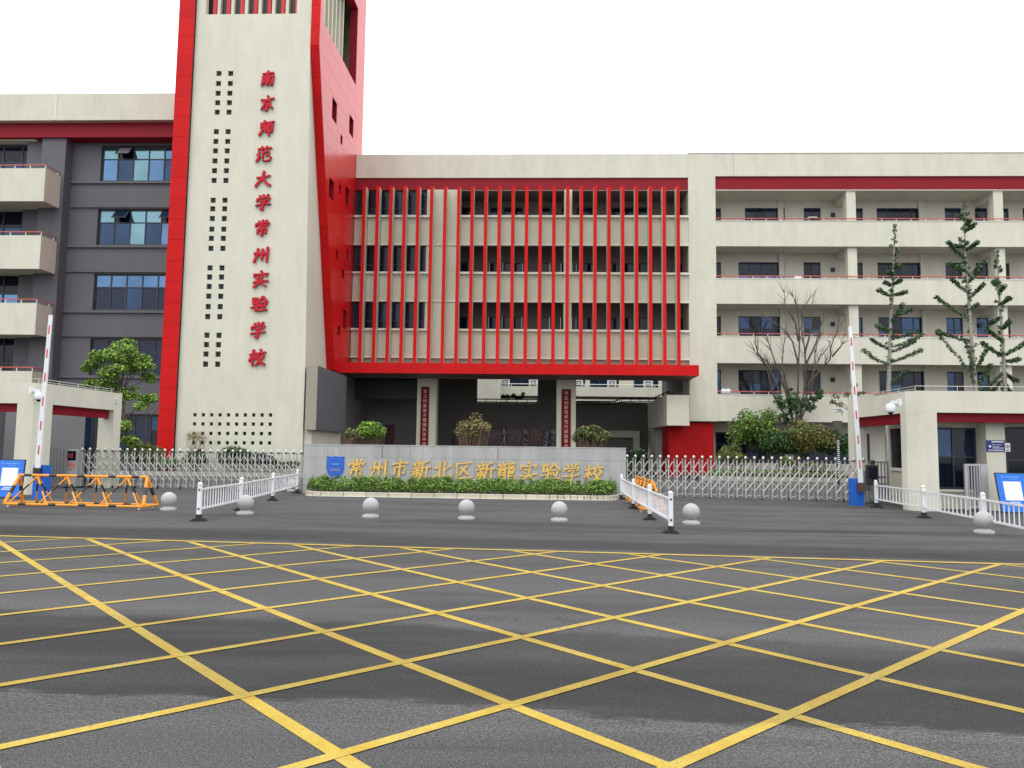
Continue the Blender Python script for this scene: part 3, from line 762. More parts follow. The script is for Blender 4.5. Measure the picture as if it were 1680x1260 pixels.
def corr_windows(f, base):
    """window spans of one bay in photo columns at the first bay"""
    return base
obj('ceiling', MB().box(XR1,XEND,WY+.12,BY,zp[2]-.06,zp[2]-.003), INTERIOR, rbld)
for k,(zt,zb) in enumerate(par):
    pw_ = obj('corridor_parapet', MB().box(XR1,XEND,WY,WY+.18,zb,zt), CREAM, rbld)
    fl = zt-1.1
    obj('floor_slab', MB().box(XR1,XEND,WY+.18,BY+.3,fl-.45,fl), INTERIOR, rbld)
    obj('coping', MB().box(XR1+.002,XEND,WY-.025,WY+.20,zt,zt+.04), WHITE, rbld)
    zr = zt+.215
    hr = obj('handrail', MB().tube((XR1,WY+.09,zr),(XEND,WY+.09,zr),.032,n=8), RAILR, rbld)
    x = XR1+.5
    while x < XEND: inst('rail_post', post_m, (x,WY+.09,zt+.03), hr); x += .935
    ceil = (par[k-1][0]-1.1-.45) if k else zp[2]-.06
    # back wall: the bay pattern repeats every 9.5 m
    bx = lambda px: wx(px,(341,436,531,626)[k]+8,BY)
    wt = wz(1250,(341,430,519,607)[k],BY); wb = fl+.95
    spans = []
    for b_ in range(5):
        o_ = bay*1.03*b_
        segs = [(1222 if k == 0 else 1211.5, 1287.5),(1318.5,1346.5)] if b_ == 0 else ([(1202,1279),(1312,1339),(1361,1381)])
        for a,c in segs:
            xa, xb = bx(a)+o_, bx(c)+o_
            spans.append((xa,xb,max(wb-.0,fl+.9),wt))
        xa = bx(1407)+bay*1.03*(b_-0); spans.append((xa-.1,xa+.35,fl+.02,wt-.02))
    spans.append((bx(1170),bx(1183),fl+.02,wt-.02))
    spans = [s_ for s_ in spans if s_[1] < XEND]
    obj('back_wall', MB().wall(XR1-.6,XEND,fl,ceil,BY,.15,spans), INTERIOR, rbld)
    for s_ in spans:
        wide = s_[1]-s_[0]
        nx = 4 if wide > 2 else (2 if wide > .9 else 1)
        window(rbld, s_[0]+.01,s_[1]-.01,s_[2]+.01,s_[3]-.01,BY+.05,nx,[.55] if wide > .9 else [],None,.045,
               name='window' if wide > .6 else 'door', pick=(lambda i,j: rng2.choice([GLN,GLD,GLN] if k < 2 else [GLN,GLD,GLM,GLN])))
    for b_ in range(5):
        x = cx0+bay*b_
        wide = .12 if k == 3 else 0
        obj('column', MB().box(x+.03,x+cw+.03+wide,WY+.20,WY+.75,fl,ceil+.0), CREAM, rbld)
        obj('pilaster', MB().box(x-4.0+.2,x-4.0+.55,BY-.14,BY-.001,fl,ceil), INTERIOR, rbld)
        obj('beam', MB().box(x+.06,x+cw-.06,WY+.76,BY-.001,ceil-.45,ceil-.004), INTERIOR, rbld)
    for b_ in range(4):
        sx = bx(1366)+bay*1.03*b_; sz = wz(1366,(353,443,532,623)[k],BY)
        obj('fire_box', MB().box(sx-.13,sx+.13,BY-.10,BY-.002,sz-.14,sz+.14), FRAME, rbld)
        obj('ceiling_light', MB().tube((sx-.2,WY+1.1,ceil-.08),(sx+.9,WY+1.7,ceil-.08),.03), PRINTW, rbld)
# ground floor of the right building
obj('ground_wall', MB().wall(wx(1171,740,BY)-.3,XEND,0,par[3][0]-1.56,BY,.2,[(wx(1174,740,BY)+5.6*i,wx(1174,740,BY)+4.6+5.6*i,.9,wz(1200,709,BY)) for i in range(6)]), INTERIOR, rbld)
for i in range(6):
    x = wx(1174,740,BY)+5.6*i; window(rbld,x+.02,x+4.58,.92,wz(1200,709,BY)-.02,BY+.05,4,[.6],None,.07,pick=lambda i,j: rng2.choice([GLD,GLN]))
obj('core', MB().box(XR0+.1,XEND,BY+.6,62,0,zp[1]-.02), BLACK, rbld)
rw = MB().box(wx(1097,735,50.3),wx(1171,735,50.3),50.3,53,0,wz(1130,693,50.3)); obj('red_wall', rw, REDW, rbld)
obj('corner_box', MB().box(wx(1094,670,48.4),min(wx(1131,670,48.4),XR0-.01),48.4,57,wz(1110,698,48.4),wz(1110,648,48.4)), CREAMP, rbld)
ac = MB().box(0,.75,-.3,0,0,.12); # small folded things lying on the parapets
for nm, px, k, lab, mt in (('folded_mat',1333,0,'pale folded mat lying over the topmost corridor rail on the right','x'),('air_cooler',1307,1,'small white appliance on the second highest corridor parapet','y')):
    x = wx(px,360,WY); z = par[k][0]+.045
    if mt == 'x': single(nm, MB().box(x-.25,x+.30,WY-.02,WY+.2,z+.21,z+.26).prism([(x-.25,z+.21),(x-.33,z+.13),(x-.29,z+.13),(x-.2,z+.24)],'y',WY-.02,WY+.2), WHITE, lab, 'mat', (x,WY,z))
    else: single(nm, MB().box(x-.2,x+.25,WY+.02,WY+.16,z,z+.14).box(x-.14,x+.19,WY+.012,WY+.02,z+.04,z+.10), WPAINT, lab, 'appliance', (x,WY,z))
# seats or boards stacked behind the second corridor rail
for i in range(4):
    x = wx(1213+i*19.5,455,WY+.35); z = par[1][0]-.02
    single('stacked_desk', MB().box(x,x+.62,WY+.26,WY+.7,z-.6,z+.16).box(x-.01,x+.63,WY+.24,WY+.72,z+.16,z+.22), mat('lilac_board_%d'%i,(.20,.20,.42),.5,var=.1,vscale=3),
      'lilac desk behind the second highest corridor rail, '+('first','second','third','fourth')[i]+' from the cream pier', 'desk', (x,WY,z-.6), 'lilac desks behind the corridor rail')
for i in range(2):
    p = at(1187+i*7.5,644,WY+.1); single('bag', MB().lathe([(.02,.02),(.16,.06),(.19,.18),(.14,.32),(.04,.36)],(p.x,p.y-.0,par[3][0]+.04),10), WPAINT,
      ('left','right')[i]+' one of two round white bags on the lowest corridor parapet', 'bag', (p.x,p.y,par[3][0]+.04), 'two white bags on the lowest parapet')

# centre block: parapet, band, spandrels, windows
cb_ = thing('central_building', 'central entrance block behind vertical red fins over a red canopy', 'building', (2,WY,0))
CX0 = TX+.02; CX1 = XR0-.003
zc = [wz(850,y,WY) for y in (253,291.5,311)]
obj('parapet', MB().box(CX0,CX1,WY,60,zc[1],zc[0]), CREAM, cb_)
obj('red_band', MB().box(CX0,CX1,WY+.10,60,zc[2],zc[1]-.002), REDD, cb_)
rowp = [(354,357.5,403),(447,450.5,496),(540.5,544,589)]      # sill top, sill bottom, spandrel bottom (at column 830)
winl = [(311,354),(403,447),(496,540.5)]
xa0, xa1 = wx(705.5,350,WY), wx(752,350,WY); xc0, xc1 = wx(925.5,350,WY), wx(938.5,350,WY)
for k in range(3):
    zs1, zs0, zb = [wz(850,y,WY) for y in rowp[k]]
    wt = wz(850,winl[k][0],WY)
    sp_ = obj('spandrel', MB().box(CX0,xa0-.002,WY+.02,WY+.2,zb,zs0).box(xa1+.002,CX1,WY+.02,WY+.2,zb,zs0), CREAMP, cb_)
    obj('sill', MB().box(CX0,xa0-.002,WY-.16,WY+.22,zs0+.002,zs1).box(xa1+.002,CX1,WY-.16,WY+.22,zs0+.002,zs1), WHITE, cb_)
    obj('ledge', MB().box(CX0,CX1,WY-.06,WY+.015,zb,zb+.10), WHITE, cb_)
    fl = zs1-1.1
    # left: glazed wall; right: open gallery with a wall behind
    zt = wt+(.10 if k else -.02)
    window(cb_, CX0+.02, xa0-.22, zs1+.01, wt-.02, WY+.25, 6, [.3], None, .06, pick=lambda i,j: rng2.choice([GLD,GLD,GLN]))
    obj('window_jamb', MB().box(xa0-.21,xa0-.003,WY+.02,WY+.4,zs1+.002,wt), CREAMP, cb_)
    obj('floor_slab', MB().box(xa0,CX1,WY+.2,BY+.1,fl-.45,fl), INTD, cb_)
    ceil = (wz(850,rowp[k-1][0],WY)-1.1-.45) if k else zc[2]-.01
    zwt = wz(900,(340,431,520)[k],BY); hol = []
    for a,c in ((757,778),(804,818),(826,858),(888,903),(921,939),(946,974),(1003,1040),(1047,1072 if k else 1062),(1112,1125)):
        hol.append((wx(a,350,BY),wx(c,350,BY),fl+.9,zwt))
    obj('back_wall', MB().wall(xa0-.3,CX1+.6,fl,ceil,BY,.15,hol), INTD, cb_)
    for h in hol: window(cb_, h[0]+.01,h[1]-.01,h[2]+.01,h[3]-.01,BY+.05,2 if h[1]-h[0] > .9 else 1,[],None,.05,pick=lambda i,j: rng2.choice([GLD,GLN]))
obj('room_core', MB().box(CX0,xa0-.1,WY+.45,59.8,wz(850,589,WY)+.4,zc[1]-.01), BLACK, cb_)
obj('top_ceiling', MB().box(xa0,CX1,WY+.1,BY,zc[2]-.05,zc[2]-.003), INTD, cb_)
zbot = wz(850,589,WY)
obj('solid_wall', MB().box(xa0,xa1,WY+.004,WY+.4,zbot,zc[2]), CREAMP, cb_)
obj('solid_pier', MB().box(xc0,xc1,WY+.004,WY+.4,zbot,zc[2]), CREAMP, cb_)
ZC1 = wz(850,596.5,47.3); ZC0 = wz(850,613.8,47.3)
obj('bottom_wall', MB().box(CX0,CX1,WY+.24,WY+.4,ZC0,zbot+.3), CREAMP, cb_)
# fins: red front edge, cream cheeks
fx0 = wx(594.8,330,49.2); fx1 = wx(1109.8,330,49.2); fstep = (fx1-fx0)/23
zf0, zf1 = ZC1+.002, wz(850,305,49.2)
fm = MB().box(0,.215,49.2,49.24,0,zf1-zf0,0).box(.012,.203,49.24,50.0,0,zf1-zf0,1).mesh('fin', [RED, CREAMP])
for i in range(24): inst('fin', fm, (fx0+fstep*i,0,zf0), cb_)
# canopy slab with panelled red fascia
can = thing('entrance_canopy', 'long red canopy fascia over the school entrance, below the fins', 'canopy', (0,47.3,ZC0))
KX0, KX1 = wx(549,600,47.3), wx(1147,608,47.3)
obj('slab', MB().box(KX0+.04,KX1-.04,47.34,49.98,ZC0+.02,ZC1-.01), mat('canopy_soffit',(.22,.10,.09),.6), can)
n = 17
for i in range(n):
    a, b = KX0+(KX1-KX0)*i/n, KX0+(KX1-KX0)*(i+1)/n
    obj('fascia_panel', MB().box(a+.006,b-.006,47.3,47.335,ZC0,ZC1), RED, can)
obj('top_panel', MB().box(KX0,KX1,47.337,49.98,ZC1-.008,ZC1), REDG, can)
obj('end_panel', MB().box(KX1-.038,KX1,47.337,49.98,ZC0+.004,ZC1-.01), RED, can)
# passage below: ceiling, pillars, back wall with openings
ZP = ZC0-.05
PB = 60.0
ZB_ = lambda y: wz(1100,y,PB)
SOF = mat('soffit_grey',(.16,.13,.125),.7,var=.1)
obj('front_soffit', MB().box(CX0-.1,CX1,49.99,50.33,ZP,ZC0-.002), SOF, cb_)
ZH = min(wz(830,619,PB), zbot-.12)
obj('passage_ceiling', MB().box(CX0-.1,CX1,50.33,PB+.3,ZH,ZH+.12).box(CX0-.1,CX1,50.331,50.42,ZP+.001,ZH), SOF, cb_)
obj('passage_side_wall', MB().box(CX0-.35,CX0-.11,46.95,PB+.3,0,ZH+.12), SHCREAM, cb_)
obj('passage_end_wall', MB().box(CX1+.001,CX1+.2,52.4,PB+.3,ZB_(650),ZH+.12), SHCREAM, cb_)
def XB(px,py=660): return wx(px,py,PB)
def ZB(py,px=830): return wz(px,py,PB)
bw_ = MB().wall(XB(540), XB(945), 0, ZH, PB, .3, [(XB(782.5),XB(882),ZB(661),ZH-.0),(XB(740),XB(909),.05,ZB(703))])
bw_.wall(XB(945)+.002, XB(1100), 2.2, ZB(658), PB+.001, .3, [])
obj('passage_wall', bw_, SHCREAM, cb_)
obj('lower_beam', MB().box(XB(955),XB(1036),PB-1.2,PB-.9,ZB(716),ZB(705)), CREAM, cb_)
obj('lower_post', MB().box(XB(1036),XB(1046),PB-1.2,PB-.8,0,ZB(705)), CREAM, cb_)
obj('lower_wall', MB().box(XB(945),XB(1036),PB-.6,PB-.5,0,ZB(716)), SHCREAM, cb_)
obj('inner_wall', MB().box(wx(1076,720,56),wx(1096,720,56),56,60,0,ZB(700)), INTERIOR, cb_)
obj('screen_backdrop', MB().box(XB(738),XB(911),PB+.9,PB+1.0,0,ZB(699)), GREY, cb_)
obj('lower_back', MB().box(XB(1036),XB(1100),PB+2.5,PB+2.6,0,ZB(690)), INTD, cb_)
obj('side_return', MB().box(wx(1094,640,57),CX1,57,57.2,wz(1100,700,57),wz(1100,650,57)), SHCREAM, cb_)
obj('hall_wall', MB().box(wx(570,690,56),wx(632,690,56),56,56.2,0,wz(600,655,56)).box(wx(648,690,56),wx(684,690,56),56,56.2,0,wz(660,657,56)).box(wx(632,690,56),wx(648,690,56),56,56.2,wz(640,697,56),wz(640,656,56)), SHCREAM, cb_)
obj('hall_door', MB().box(wx(632,710,56),wx(648,710,56),56.1,56.15,0,wz(640,697,56)), DOORR, cb_)
obj('hall_shade_panel', MB().box(wx(567,640,52),wx(684,640,52),52,52.3,wz(620,655,52),ZH-.002), BLACK, cb_)  # black panel painting the deep shade above the hall wall
pl_t = (('治立树基惟才惟德矢志中华',683.5,715,690,703.5),('守正创新笃学笃行成就事业',913,944.5,921,936.5))
for ti,(txt,a,b,c,d) in enumerate(pl_t):
    PY = 50.35; x0,x1 = wx(a,690,PY), wx(b,690,PY)
    pl = thing('entrance_pillar', 'cream entrance pillar with a red couplet board, '+('nearer the tower' if ti == 0 else 'right of the courtyard opening'), 'pillar', ((x0+x1)/2,PY,0), 'two entrance pillars with red couplets')
    obj('shaft', MB().box(x0,x1,PY,PY+1.0,0,ZH-.002), CREAMP, pl)
    zt, zb = wz(c,634.5 if ti == 0 else 638.5,PY), 1.2
    px0, px1 = wx(c,690,PY), wx(d,690,PY)
    obj('couplet_board', MB().box(px0,px1,PY-.05,PY-.001,zb,zt), PLAQ, pl)
    for i,ch in enumerate(txt):
        me = text_mesh(ch, .27, .004, 'letter', CHAR_P)
        z = zt-.38-(.30 if ti == 0 else .30)*1.0*i*1.02
        z = wz(c, (642.5 if ti == 0 else 645.5)+i*7.85, PY)
        inst('letter', me, ((px0+px1)/2,PY-.056,z), pl, (math.pi/2,0,0))
# dark red screens with carved letters in the passage
for i,(ch,px,a,b) in enumerate((('学',812,795,823),('为',845,832,860),('敬',879,866,893),(None,762,745,780))):
    Y = PB-.8; x0,x1 = wx(a,715,Y), wx(b,715,Y)
    if i == 3: label = 'dark red screen without visible lettering, behind the twiggy planter'
    else: label = 'dark red standing screen in the passage with a faint letter, '+('leftmost of','middle one of','rightmost of')[i]+' three'
    sc = thing('standing_screen', label, 'screen', ((x0+x1)/2,Y,0), 'dark red screens in the passage')
    obj('board', MB().box(x0,x1,Y,Y+.08,.1,wz(px,703.5,Y)), DOORR, sc)
    obj('foot', MB().box(x0+.1,x1-.1,Y-.2,Y+.3,0,.1), DOORR, sc)
    if ch:
        me = text_mesh(ch, .95, .01, 'letter', mat('carved_letter_%d'%i,(.30,.20,.19),.6)); inst('letter', me, ((x0+x1)/2,Y-.015,wz(px,716,Y)), sc, (math.pi/2,.15,0))
# pale hanging blossoms between the screens
for i, px in enumerate((827.5,862.5,897,907)):
    x = wx(px,715,PB-1.1); C = np.array([[x+rng.normal()*.10, PB-1.1+rng.normal()*.08, rng.uniform(1.6,wz(px,704,PB-1.1))] for _ in range(150)])
    t = thing('hanging_plant', ('leftmost','second from left','third from left','rightmost')[i]+' string of pale blossoms hanging among the dark red screens', 'hanging plant', (x,PB-1.1,wz(px,704,PB-1.1)), 'pale hanging blossoms in the passage')
    lmesh_obj('foliage', leaves_mesh('foliage', C, .07, PRINTW), t); obj('stem', MB().tube((x,PB-1.1,1.6),(x,PB-1.1,wz(px,703,PB-1.1)),.012,n=5), TWIG, t)
# terrace railing along the top of the passage wall
tr = thing('terrace_railing', 'thin black terrace railing above the passage wall, stepping up at its right end', 'railing', (XB(830),PB,ZB(661)))
zr0, zr1 = ZB(661), ZB(655.2)
obj('rail', MB().tube((XB(780),PB-.05,zr1),(XB(882),PB-.05,zr1),.05,n=6).tube((XB(780),PB-.05,zr0+.05),(XB(882),PB-.05,zr0+.05),.05,n=6), BLACK, tr)
for px in (780,797,814,831,848,865,881): obj('post', MB().tube((XB(px),PB-.05,zr0),(XB(px),PB-.05,zr1),.03,n=5), BLACK, tr)
pp = [(945,658.5),(1008,658.5),(1020,653.5),(1072,653),(1095,643),(1100,641),(1127,642)]
m_ = MB(); P = [at(a,b,PB-2.0) for a,b in pp]
for a,b in zip(P,P[1:]): m_.tube(a,b,.05,n=6)
for a,b in zip(P,P[1:]): m_.tube(a-Vector((0,0,.26)),b-Vector((0,0,.26)),.04,n=6)
obj('rail', m_, BLACK, tr)
for i in range(22):
    t = i/21*(len(P)-1); k = min(int(t),len(P)-2); p = P[k].lerp(P[k+1],t-k); obj('post', MB().tube(p-Vector((0,0,.26)),p,.03,n=5), BLACK, tr)
# planters' plants along the terrace
for i,px in enumerate((826,833,842,848,854,858)):
    t = thing('terrace_plant', 'small dark potted plant number '+'on the terrace rail', 'plant', tuple(at(px,656,PB-.1)), 'small dark plants on the terrace rail')
    t['label'] = ('tiny dark leafy plant on the terrace rail, '+('leftmost','second from left','third from left','third from right','second from right','rightmost')[i]+' of six')
    h = (9,6,8,5,6,10)[i]; C = np.concatenate([clump_pts(40, V3(at(px+rng.uniform(-1,1),656-h*rng.uniform(.3,1),PB-.1)), (.16,.1,.13), .1) for _ in range(3)])
    lmesh_obj('foliage', leaves_mesh('foliage', C, .09, LF3), t)
# far teaching block seen through the passage
FY = 88.0
fb = thing('far_teaching_block', 'bright cream block with air conditioners on balconies, seen through the passage', 'building', (wx(900,650,FY),FY,0))
zz = lambda y: wz(900,y,FY)
obj('wall', MB().box(wx(600,650,FY),wx(1400,650,FY),FY,FY+10,0,zz(560)), CREAM, fb)
obj('stair_tower', MB().box(wx(782,650,80),wx(816,650,80),80,88,0,wz(800,560,80)), CREAM, fb)
bx_ = wx(816,650,FY-1.6)
obj('balcony', MB().box(bx_,wx(1100,650,FY-1.6),FY-1.6,FY-1.4,zz(651),zz(636)).box(bx_,wx(1100,650,FY-1.6),FY-1.4,FY,zz(651),zz(649)), CREAM, fb)
obj('handrail', MB().tube((bx_,FY-1.5,zz(632)),(wx(1100,650,FY-1.6),FY-1.5,zz(632)),.05,n=6), WHITE, fb)
obj('lower_balcony', MB().box(bx_,wx(1100,650,FY-1.6),FY-1.6,FY,zz(675),zz(656)), CREAM, fb)
for a,b in ((817,868),(885,960),(968,1015),(1040,1080)):
    window(fb, wx(a,625,FY),wx(b,625,FY),zz(640),zz(612),FY-.06,max(2,int((b-a)/12)),[],None,.08,pick=lambda i,j: rng2.choice([GLD,GLN,GLM]))
for i,px in enumerate((829,875,949,1003.5,1063)):
    x = wx(px,628,FY-1.0); w_ = .50; z_ = zz(637.5)
    t = thing('air_conditioner', ('leftmost','second from left','middle','second from right','rightmost')[i]+' white air conditioner on the far balcony', 'air conditioner', (x,FY-1.2,z_), 'air conditioners on the far balcony')
    obj('casing', MB().box(x-w_,x+w_,FY-1.35,FY-.8,z_,z_+.95), WPAINT, t); obj('grille', MB().box(x-w_*.62,x+w_*.62,FY-1.38,FY-1.352,z_+.2,z_+.78), FRAME, t)
    obj('fan_guard', MB().box(x-w_*.45,x+w_*.45,FY-1.40,FY-1.385,z_+.30,z_+.44).box(x-w_*.45,x+w_*.45,FY-1.40,FY-1.385,z_+.52,z_+.66), WPAINT, t)
    pc = MB().tube((x+w_+.2,FY-1.5,zz(637)),(x+w_+.2,FY-1.5,zz(632)),.04,n=5); obj('rail_post', pc, WHITE, fb)

# ============================================================ GUARD HOUSES
GXC = -2.2; GY0 = 22.4
def guardhouse(s):
    left = s < 0; GY = 23.6 if left else 22.4
    X = lambda d: GXC + s*d           # d = distance from the gate's centre line
    lab = ('cream guard house with red soffit band, cut by the left edge of the photo' if left else 'cream guard house with red soffit band and dark windows on the right')
    gh = thing('guard_house', lab, 'guard house', (X(13.2),GY,0), 'pair of cream guard houses')
    d0 = 13.55 if left else 12.75; d1 = 22.0; y1 = 28.3 if left else 26.9; zt = 3.50 if left else 3.42; zb = 2.85 if left else 2.80
    def bx(mb, da, db, ya, yb, za, zb_, m=0):
        a, b = sorted((X(da),X(db))); return mb.box(a,b,ya,yb,za,zb_,m)
    obj('roof_beam', bx(MB().prism([(X(d0),GY+.28),(X(d0+.22),GY),(X(d1),GY),(X(d1),GY+.45),(X(d0),GY+.45)],'z',zb,zt), d0,d0+.45,GY+.452,y1-.5,zb,zt), CREAM, gh)
    if not left: obj('roof_slab', bx(MB(), d0+.45,d1,GY+.452,y1-.1,zt-.25,zt-.06), CREAM, gh)
    # corner column with a chamfer
    cw = .62
    pts = [(X(d0),GY+.28),(X(d0+.22),GY),(X(d0+.22+cw-.1),GY),(X(d0+.22+cw-.1),GY+.62),(X(d0),GY+.62)]
    obj('corner_column', MB().prism(pts,'z',0,zb-.002), CREAM, gh)
    pts = [(X(d0),GY-.002),(X(d0+.02),GY-.003)]
    obj('rear_column', bx(MB(), d0,d0+.42,y1-.5,y1,0,zt-.001), CREAM, gh)
    obj('red_band', bx(bx(MB(), d0+.70,d1,GY+.20,GY+.40,zb-.26,zb-.002), d0+.18,d0+.36,GY+.63,y1-.51,zb-.30,zb-.002), REDD, gh)
    rr = MB(); 
    for z in (zt+.08,zt+.16): rr.tube((X(d0+.3),GY+.3,z),(X(d0+.3),y1-.1,z),.008,n=5)
    rr.tube((X(d0+.3),GY+.3,zt+.16),(X(d1),GY+.3,zt+.16),.008,n=5)
    obj('roof_rail', rr, STEEL, gh)
    pm = MB().tube((0,0,0),(0,0,.16),.009,n=5).mesh('rail_post', STEEL)
    for i in range(5): inst('rail_post', pm, (X(d0+.3),GY+.3+i*1.05,zt), gh)
    for i in range(1,8): inst('rail_post', pm, (X(d0+.3+i*1.2),GY+.3,zt), gh)
    # recessed front wall
    ry = GY+1.15
    if not left:
        wxa, wxb = wx(1527,750,ry), wx(1603,750,ry); wz0, wz1 = wz(1560,803,ry), wz(1560,701,ry)
        c0, c1 = wx(1617,700,ry-.5), wx(1648,700,ry-.5); g0 = wx(1655,700,ry)
        obj('front_wall', MB().wall(X(d0+.95), X(d1), 0, zb-.002, ry, .2, [(wxa,wxb,wz0,wz1),(g0-.12,X(d1)-.3,.25,wz1+.05)]), CREAM, gh)
        window(gh, wxa+.01,wxb-.01,wz0+.01,wz1-.01,ry+.02,2,[.52],None,.06,pick=lambda i,j:[GLD,GLM,GLD,GLN][i*2+j])
        window(gh, g0-.1,X(d1)-.32,.27,wz1+.03,ry+.02,6,[.55],None,.05,pick=lambda i,j:rng2.choice([GLD,GLN]))
        obj('front_pier', MB().box(c0,c1,ry-.5,ry-.002,0,zb-.25), CREAM, gh)
        obj('window_sill', MB().box(wxa-.05,wxb+.05,ry-.06,ry-.002,wz0-.07,wz0), WHITE, gh)
        for k in range(2):
            x = wxa+.25+k*.8; obj('curtain', MB().box(x,x+.28,ry+.13,ry+.15,wz0+.1,wz1-.1), mat('curtain_%d'%k,(.22,.25,.26),.8), gh)
        obj('side_wall', MB().box(X(d0+1.3),X(d0+1.45),ry+.21,y1-.2,0,zb-.002), CREAM, gh)
        # white grid screen seen through the side bay
        w_ = MB(); 
        obj('side_window', MB().box(X(d0+1.27),X(d0+1.295),ry+.5,y1-.4,1.15,2.45), GLD, gh)
        obj('side_frame', MB().box(X(d0+1.22),X(d0+1.30),ry+.40,ry+.5,1.05,2.55).box(X(d0+1.22),X(d0+1.30),y1-.4,y1-.3,1.05,2.55).box(X(d0+1.22),X(d0+1.30),ry+.5,y1-.4,2.45,2.55).box(X(d0+1.22),X(d0+1.30),ry+.5,y1-.4,1.05,1.15), WHITE, gh)
    else:
        obj('front_wall', MB().box(X(d1),X(d0+2.2),ry+.2,ry+.4,0,zb-.002), GREY, gh)
        obj('rear_wall', MB().box(X(d1),X(d0+1.25),y1-.2,y1,0,zb-.002), mat('lit_grey_render',(.17,.17,.18),.7,var=.06), gh)  # grey lightened to stand for the lit building wall beyond the bay
        obj('inner_pier', MB().box(X(d0+.62),X(d0+.43),y1-.42,y1-.02,0,zb-.002), CREAM, gh)
        obj('rear_glass', MB().box(X(d0+1.24),X(d0+.98),y1-.15,y1-.12,.1,zb-.1), GLM, gh)
        obj('rear_frame', MB().box(X(d0+1.0),X(d0+.94),y1-.2,y1-.1,0,zb-.05), FRAME, gh)
    return gh
gr = guardhouse(1); gl = guardhouse(-1)
# cameras
def dome_cam(p, s, label):
    t = thing('dome_camera', label, 'camera', tuple(p), 'white surveillance cameras')
    x,y,z = p
    obj('bracket', MB().box(min(x,x+s*.22),max(x,x+s*.22),y-.05,y+.03,z+.12,z+.20).box(min(x+s*.20,x+s*.28),max(x+s*.20,x+s*.28),y-.09,y+.10,z+.06,z+.26), WPAINT, t)
    obj('housing', MB().lathe([(.04,.12),(.11,.10),(.13,.02),(.13,-.08),(.115,-.13)],(x,y,z),14), WPAINT, t, True)
    obj('lens_dome', MB().lathe([(.07,-.13),(.06,-.17),(.03,-.19),(.01,-.195)],(x,y,z),14), GLD, t, True)
def bullet_cam(p, s, label):
    t = thing('bullet_camera', label, 'camera', tuple(p), 'white surveillance cameras'); x,y,z = p
    obj('body', MB().tube((x,y,z),(x+s*.34,y-.12,z-.02),.05,n=10).box(min(x-.02,x+s*.36),max(x-.02,x+s*.36),y-.16,y+.02,z+.045,z+.06), WPAINT, t)
    obj('bracket', MB().tube((x+.02,y,z-.04),(x+.02,y+.16,z-.12),.02), WPAINT, t)
p = at(1461,669,22.2); dome_cam((p.x,p.y,p.z), 1, 'white dome camera bracketed on the corner column of the right guard house')
p = at(64,649,23.4); dome_cam((p.x,p.y,p.z), -1, 'white dome camera bracketed on the corner column of the left guard house')
p = at(1382,674,26.3); bullet_cam((p.x,p.y,p.z), -1, 'white bullet camera at the rear corner of the right guard house')
p = at(181,658,28.0); bullet_cam((p.x,p.y,p.z), 1, 'white bullet camera at the rear corner of the left guard house')
# signs on the right guard house pier
SY = 23.55-.52
def wall_board(x0,x1,z0,z1,Y,mt,label,cat,name='wall_sign'):
    t = thing(name, label, cat, ((x0+x1)/2,Y,z0)); obj('board', MB().box(x0,x1,Y-.02,Y,z0,z1), mt, t); return t
SY = GY0+1.15-.503
x0,x1,z0,z1 = wx(1617.5,730,SY),wx(1648,730,SY),wz(1632,741,SY),wz(1632,722.5,SY)
t = wall_board(x0,x1,z0,z1,SY,NAVY,'navy blue notice board with white print on the right guard house pier','sign')
def prints(t, Y, items, mt, name='printed_line'):
    for (a,b,c,d) in items: obj(name, MB().box(a,b,Y-.004,Y-.0005,c,d), mt, t)
w_, h_ = x1-x0, z1-z0
prints(t, SY-.0205, [(x0+w_*.28,x0+w_*.92,z0+h_*.82,z0+h_*.92),(x0+w_*.32,x0+w_*.45,z0+h_*.58,z0+h_*.64),(x0+w_*.5,x0+w_*.78,z0+h_*.58,z0+h_*.62),(x0+w_*.33,x0+w_*.7,z0+h_*.42,z0+h_*.45),(x0+w_*.33,x0+w_*.9,z0+h_*.30,z0+h_*.35),(x0+w_*.1,x0+w_*.92,z0+h_*.1,z0+h_*.16)], PRINTW)
obj('emblem', MB().prism([(x0+w_*.13,z0+h_*.56),(x0+w_*.25,z0+h_*.56),(x0+w_*.25,z0+h_*.42),(x0+w_*.19,z0+h_*.33),(x0+w_*.13,z0+h_*.42)],'y',SY-.026,SY-.0205), PRINTW, t)
x0,x1,z0,z1 = wx(1649,735,SY-.02),wx(1657.5,735,SY-.02),wz(1653,741,SY),wz(1653,727,SY)
t = wall_board(x0,x1,z0,z1,SY,PRINTW,'small white notice with a red and black circle sign beside the navy board','sign')
cx,cz_ = (x0+x1)/2,(z0+z1)/2+.02
ring = MB()
for i in range(20):
    a,b = 2*math.pi*i/20, 2*math.pi*(i+1)/20
    ring.prism([(cx+math.cos(q)*r,cz_+math.sin(q)*r) for q,r in ((a,.062),(b,.062),(b,.046),(a,.046))],'y',SY-.025,SY-.0205)
obj('ring', ring, REDP, t); obj('figure', MB().box(cx-.015,cx+.02,SY-.024,SY-.021,cz_-.03,cz_+.03), BLKP, t)
prints(t, SY-.0205, [(x0+.02,x1-.02,z0+.02,z0+.035),(x0+.02,x1-.02,z0+.045,z0+.055)], BLKP)
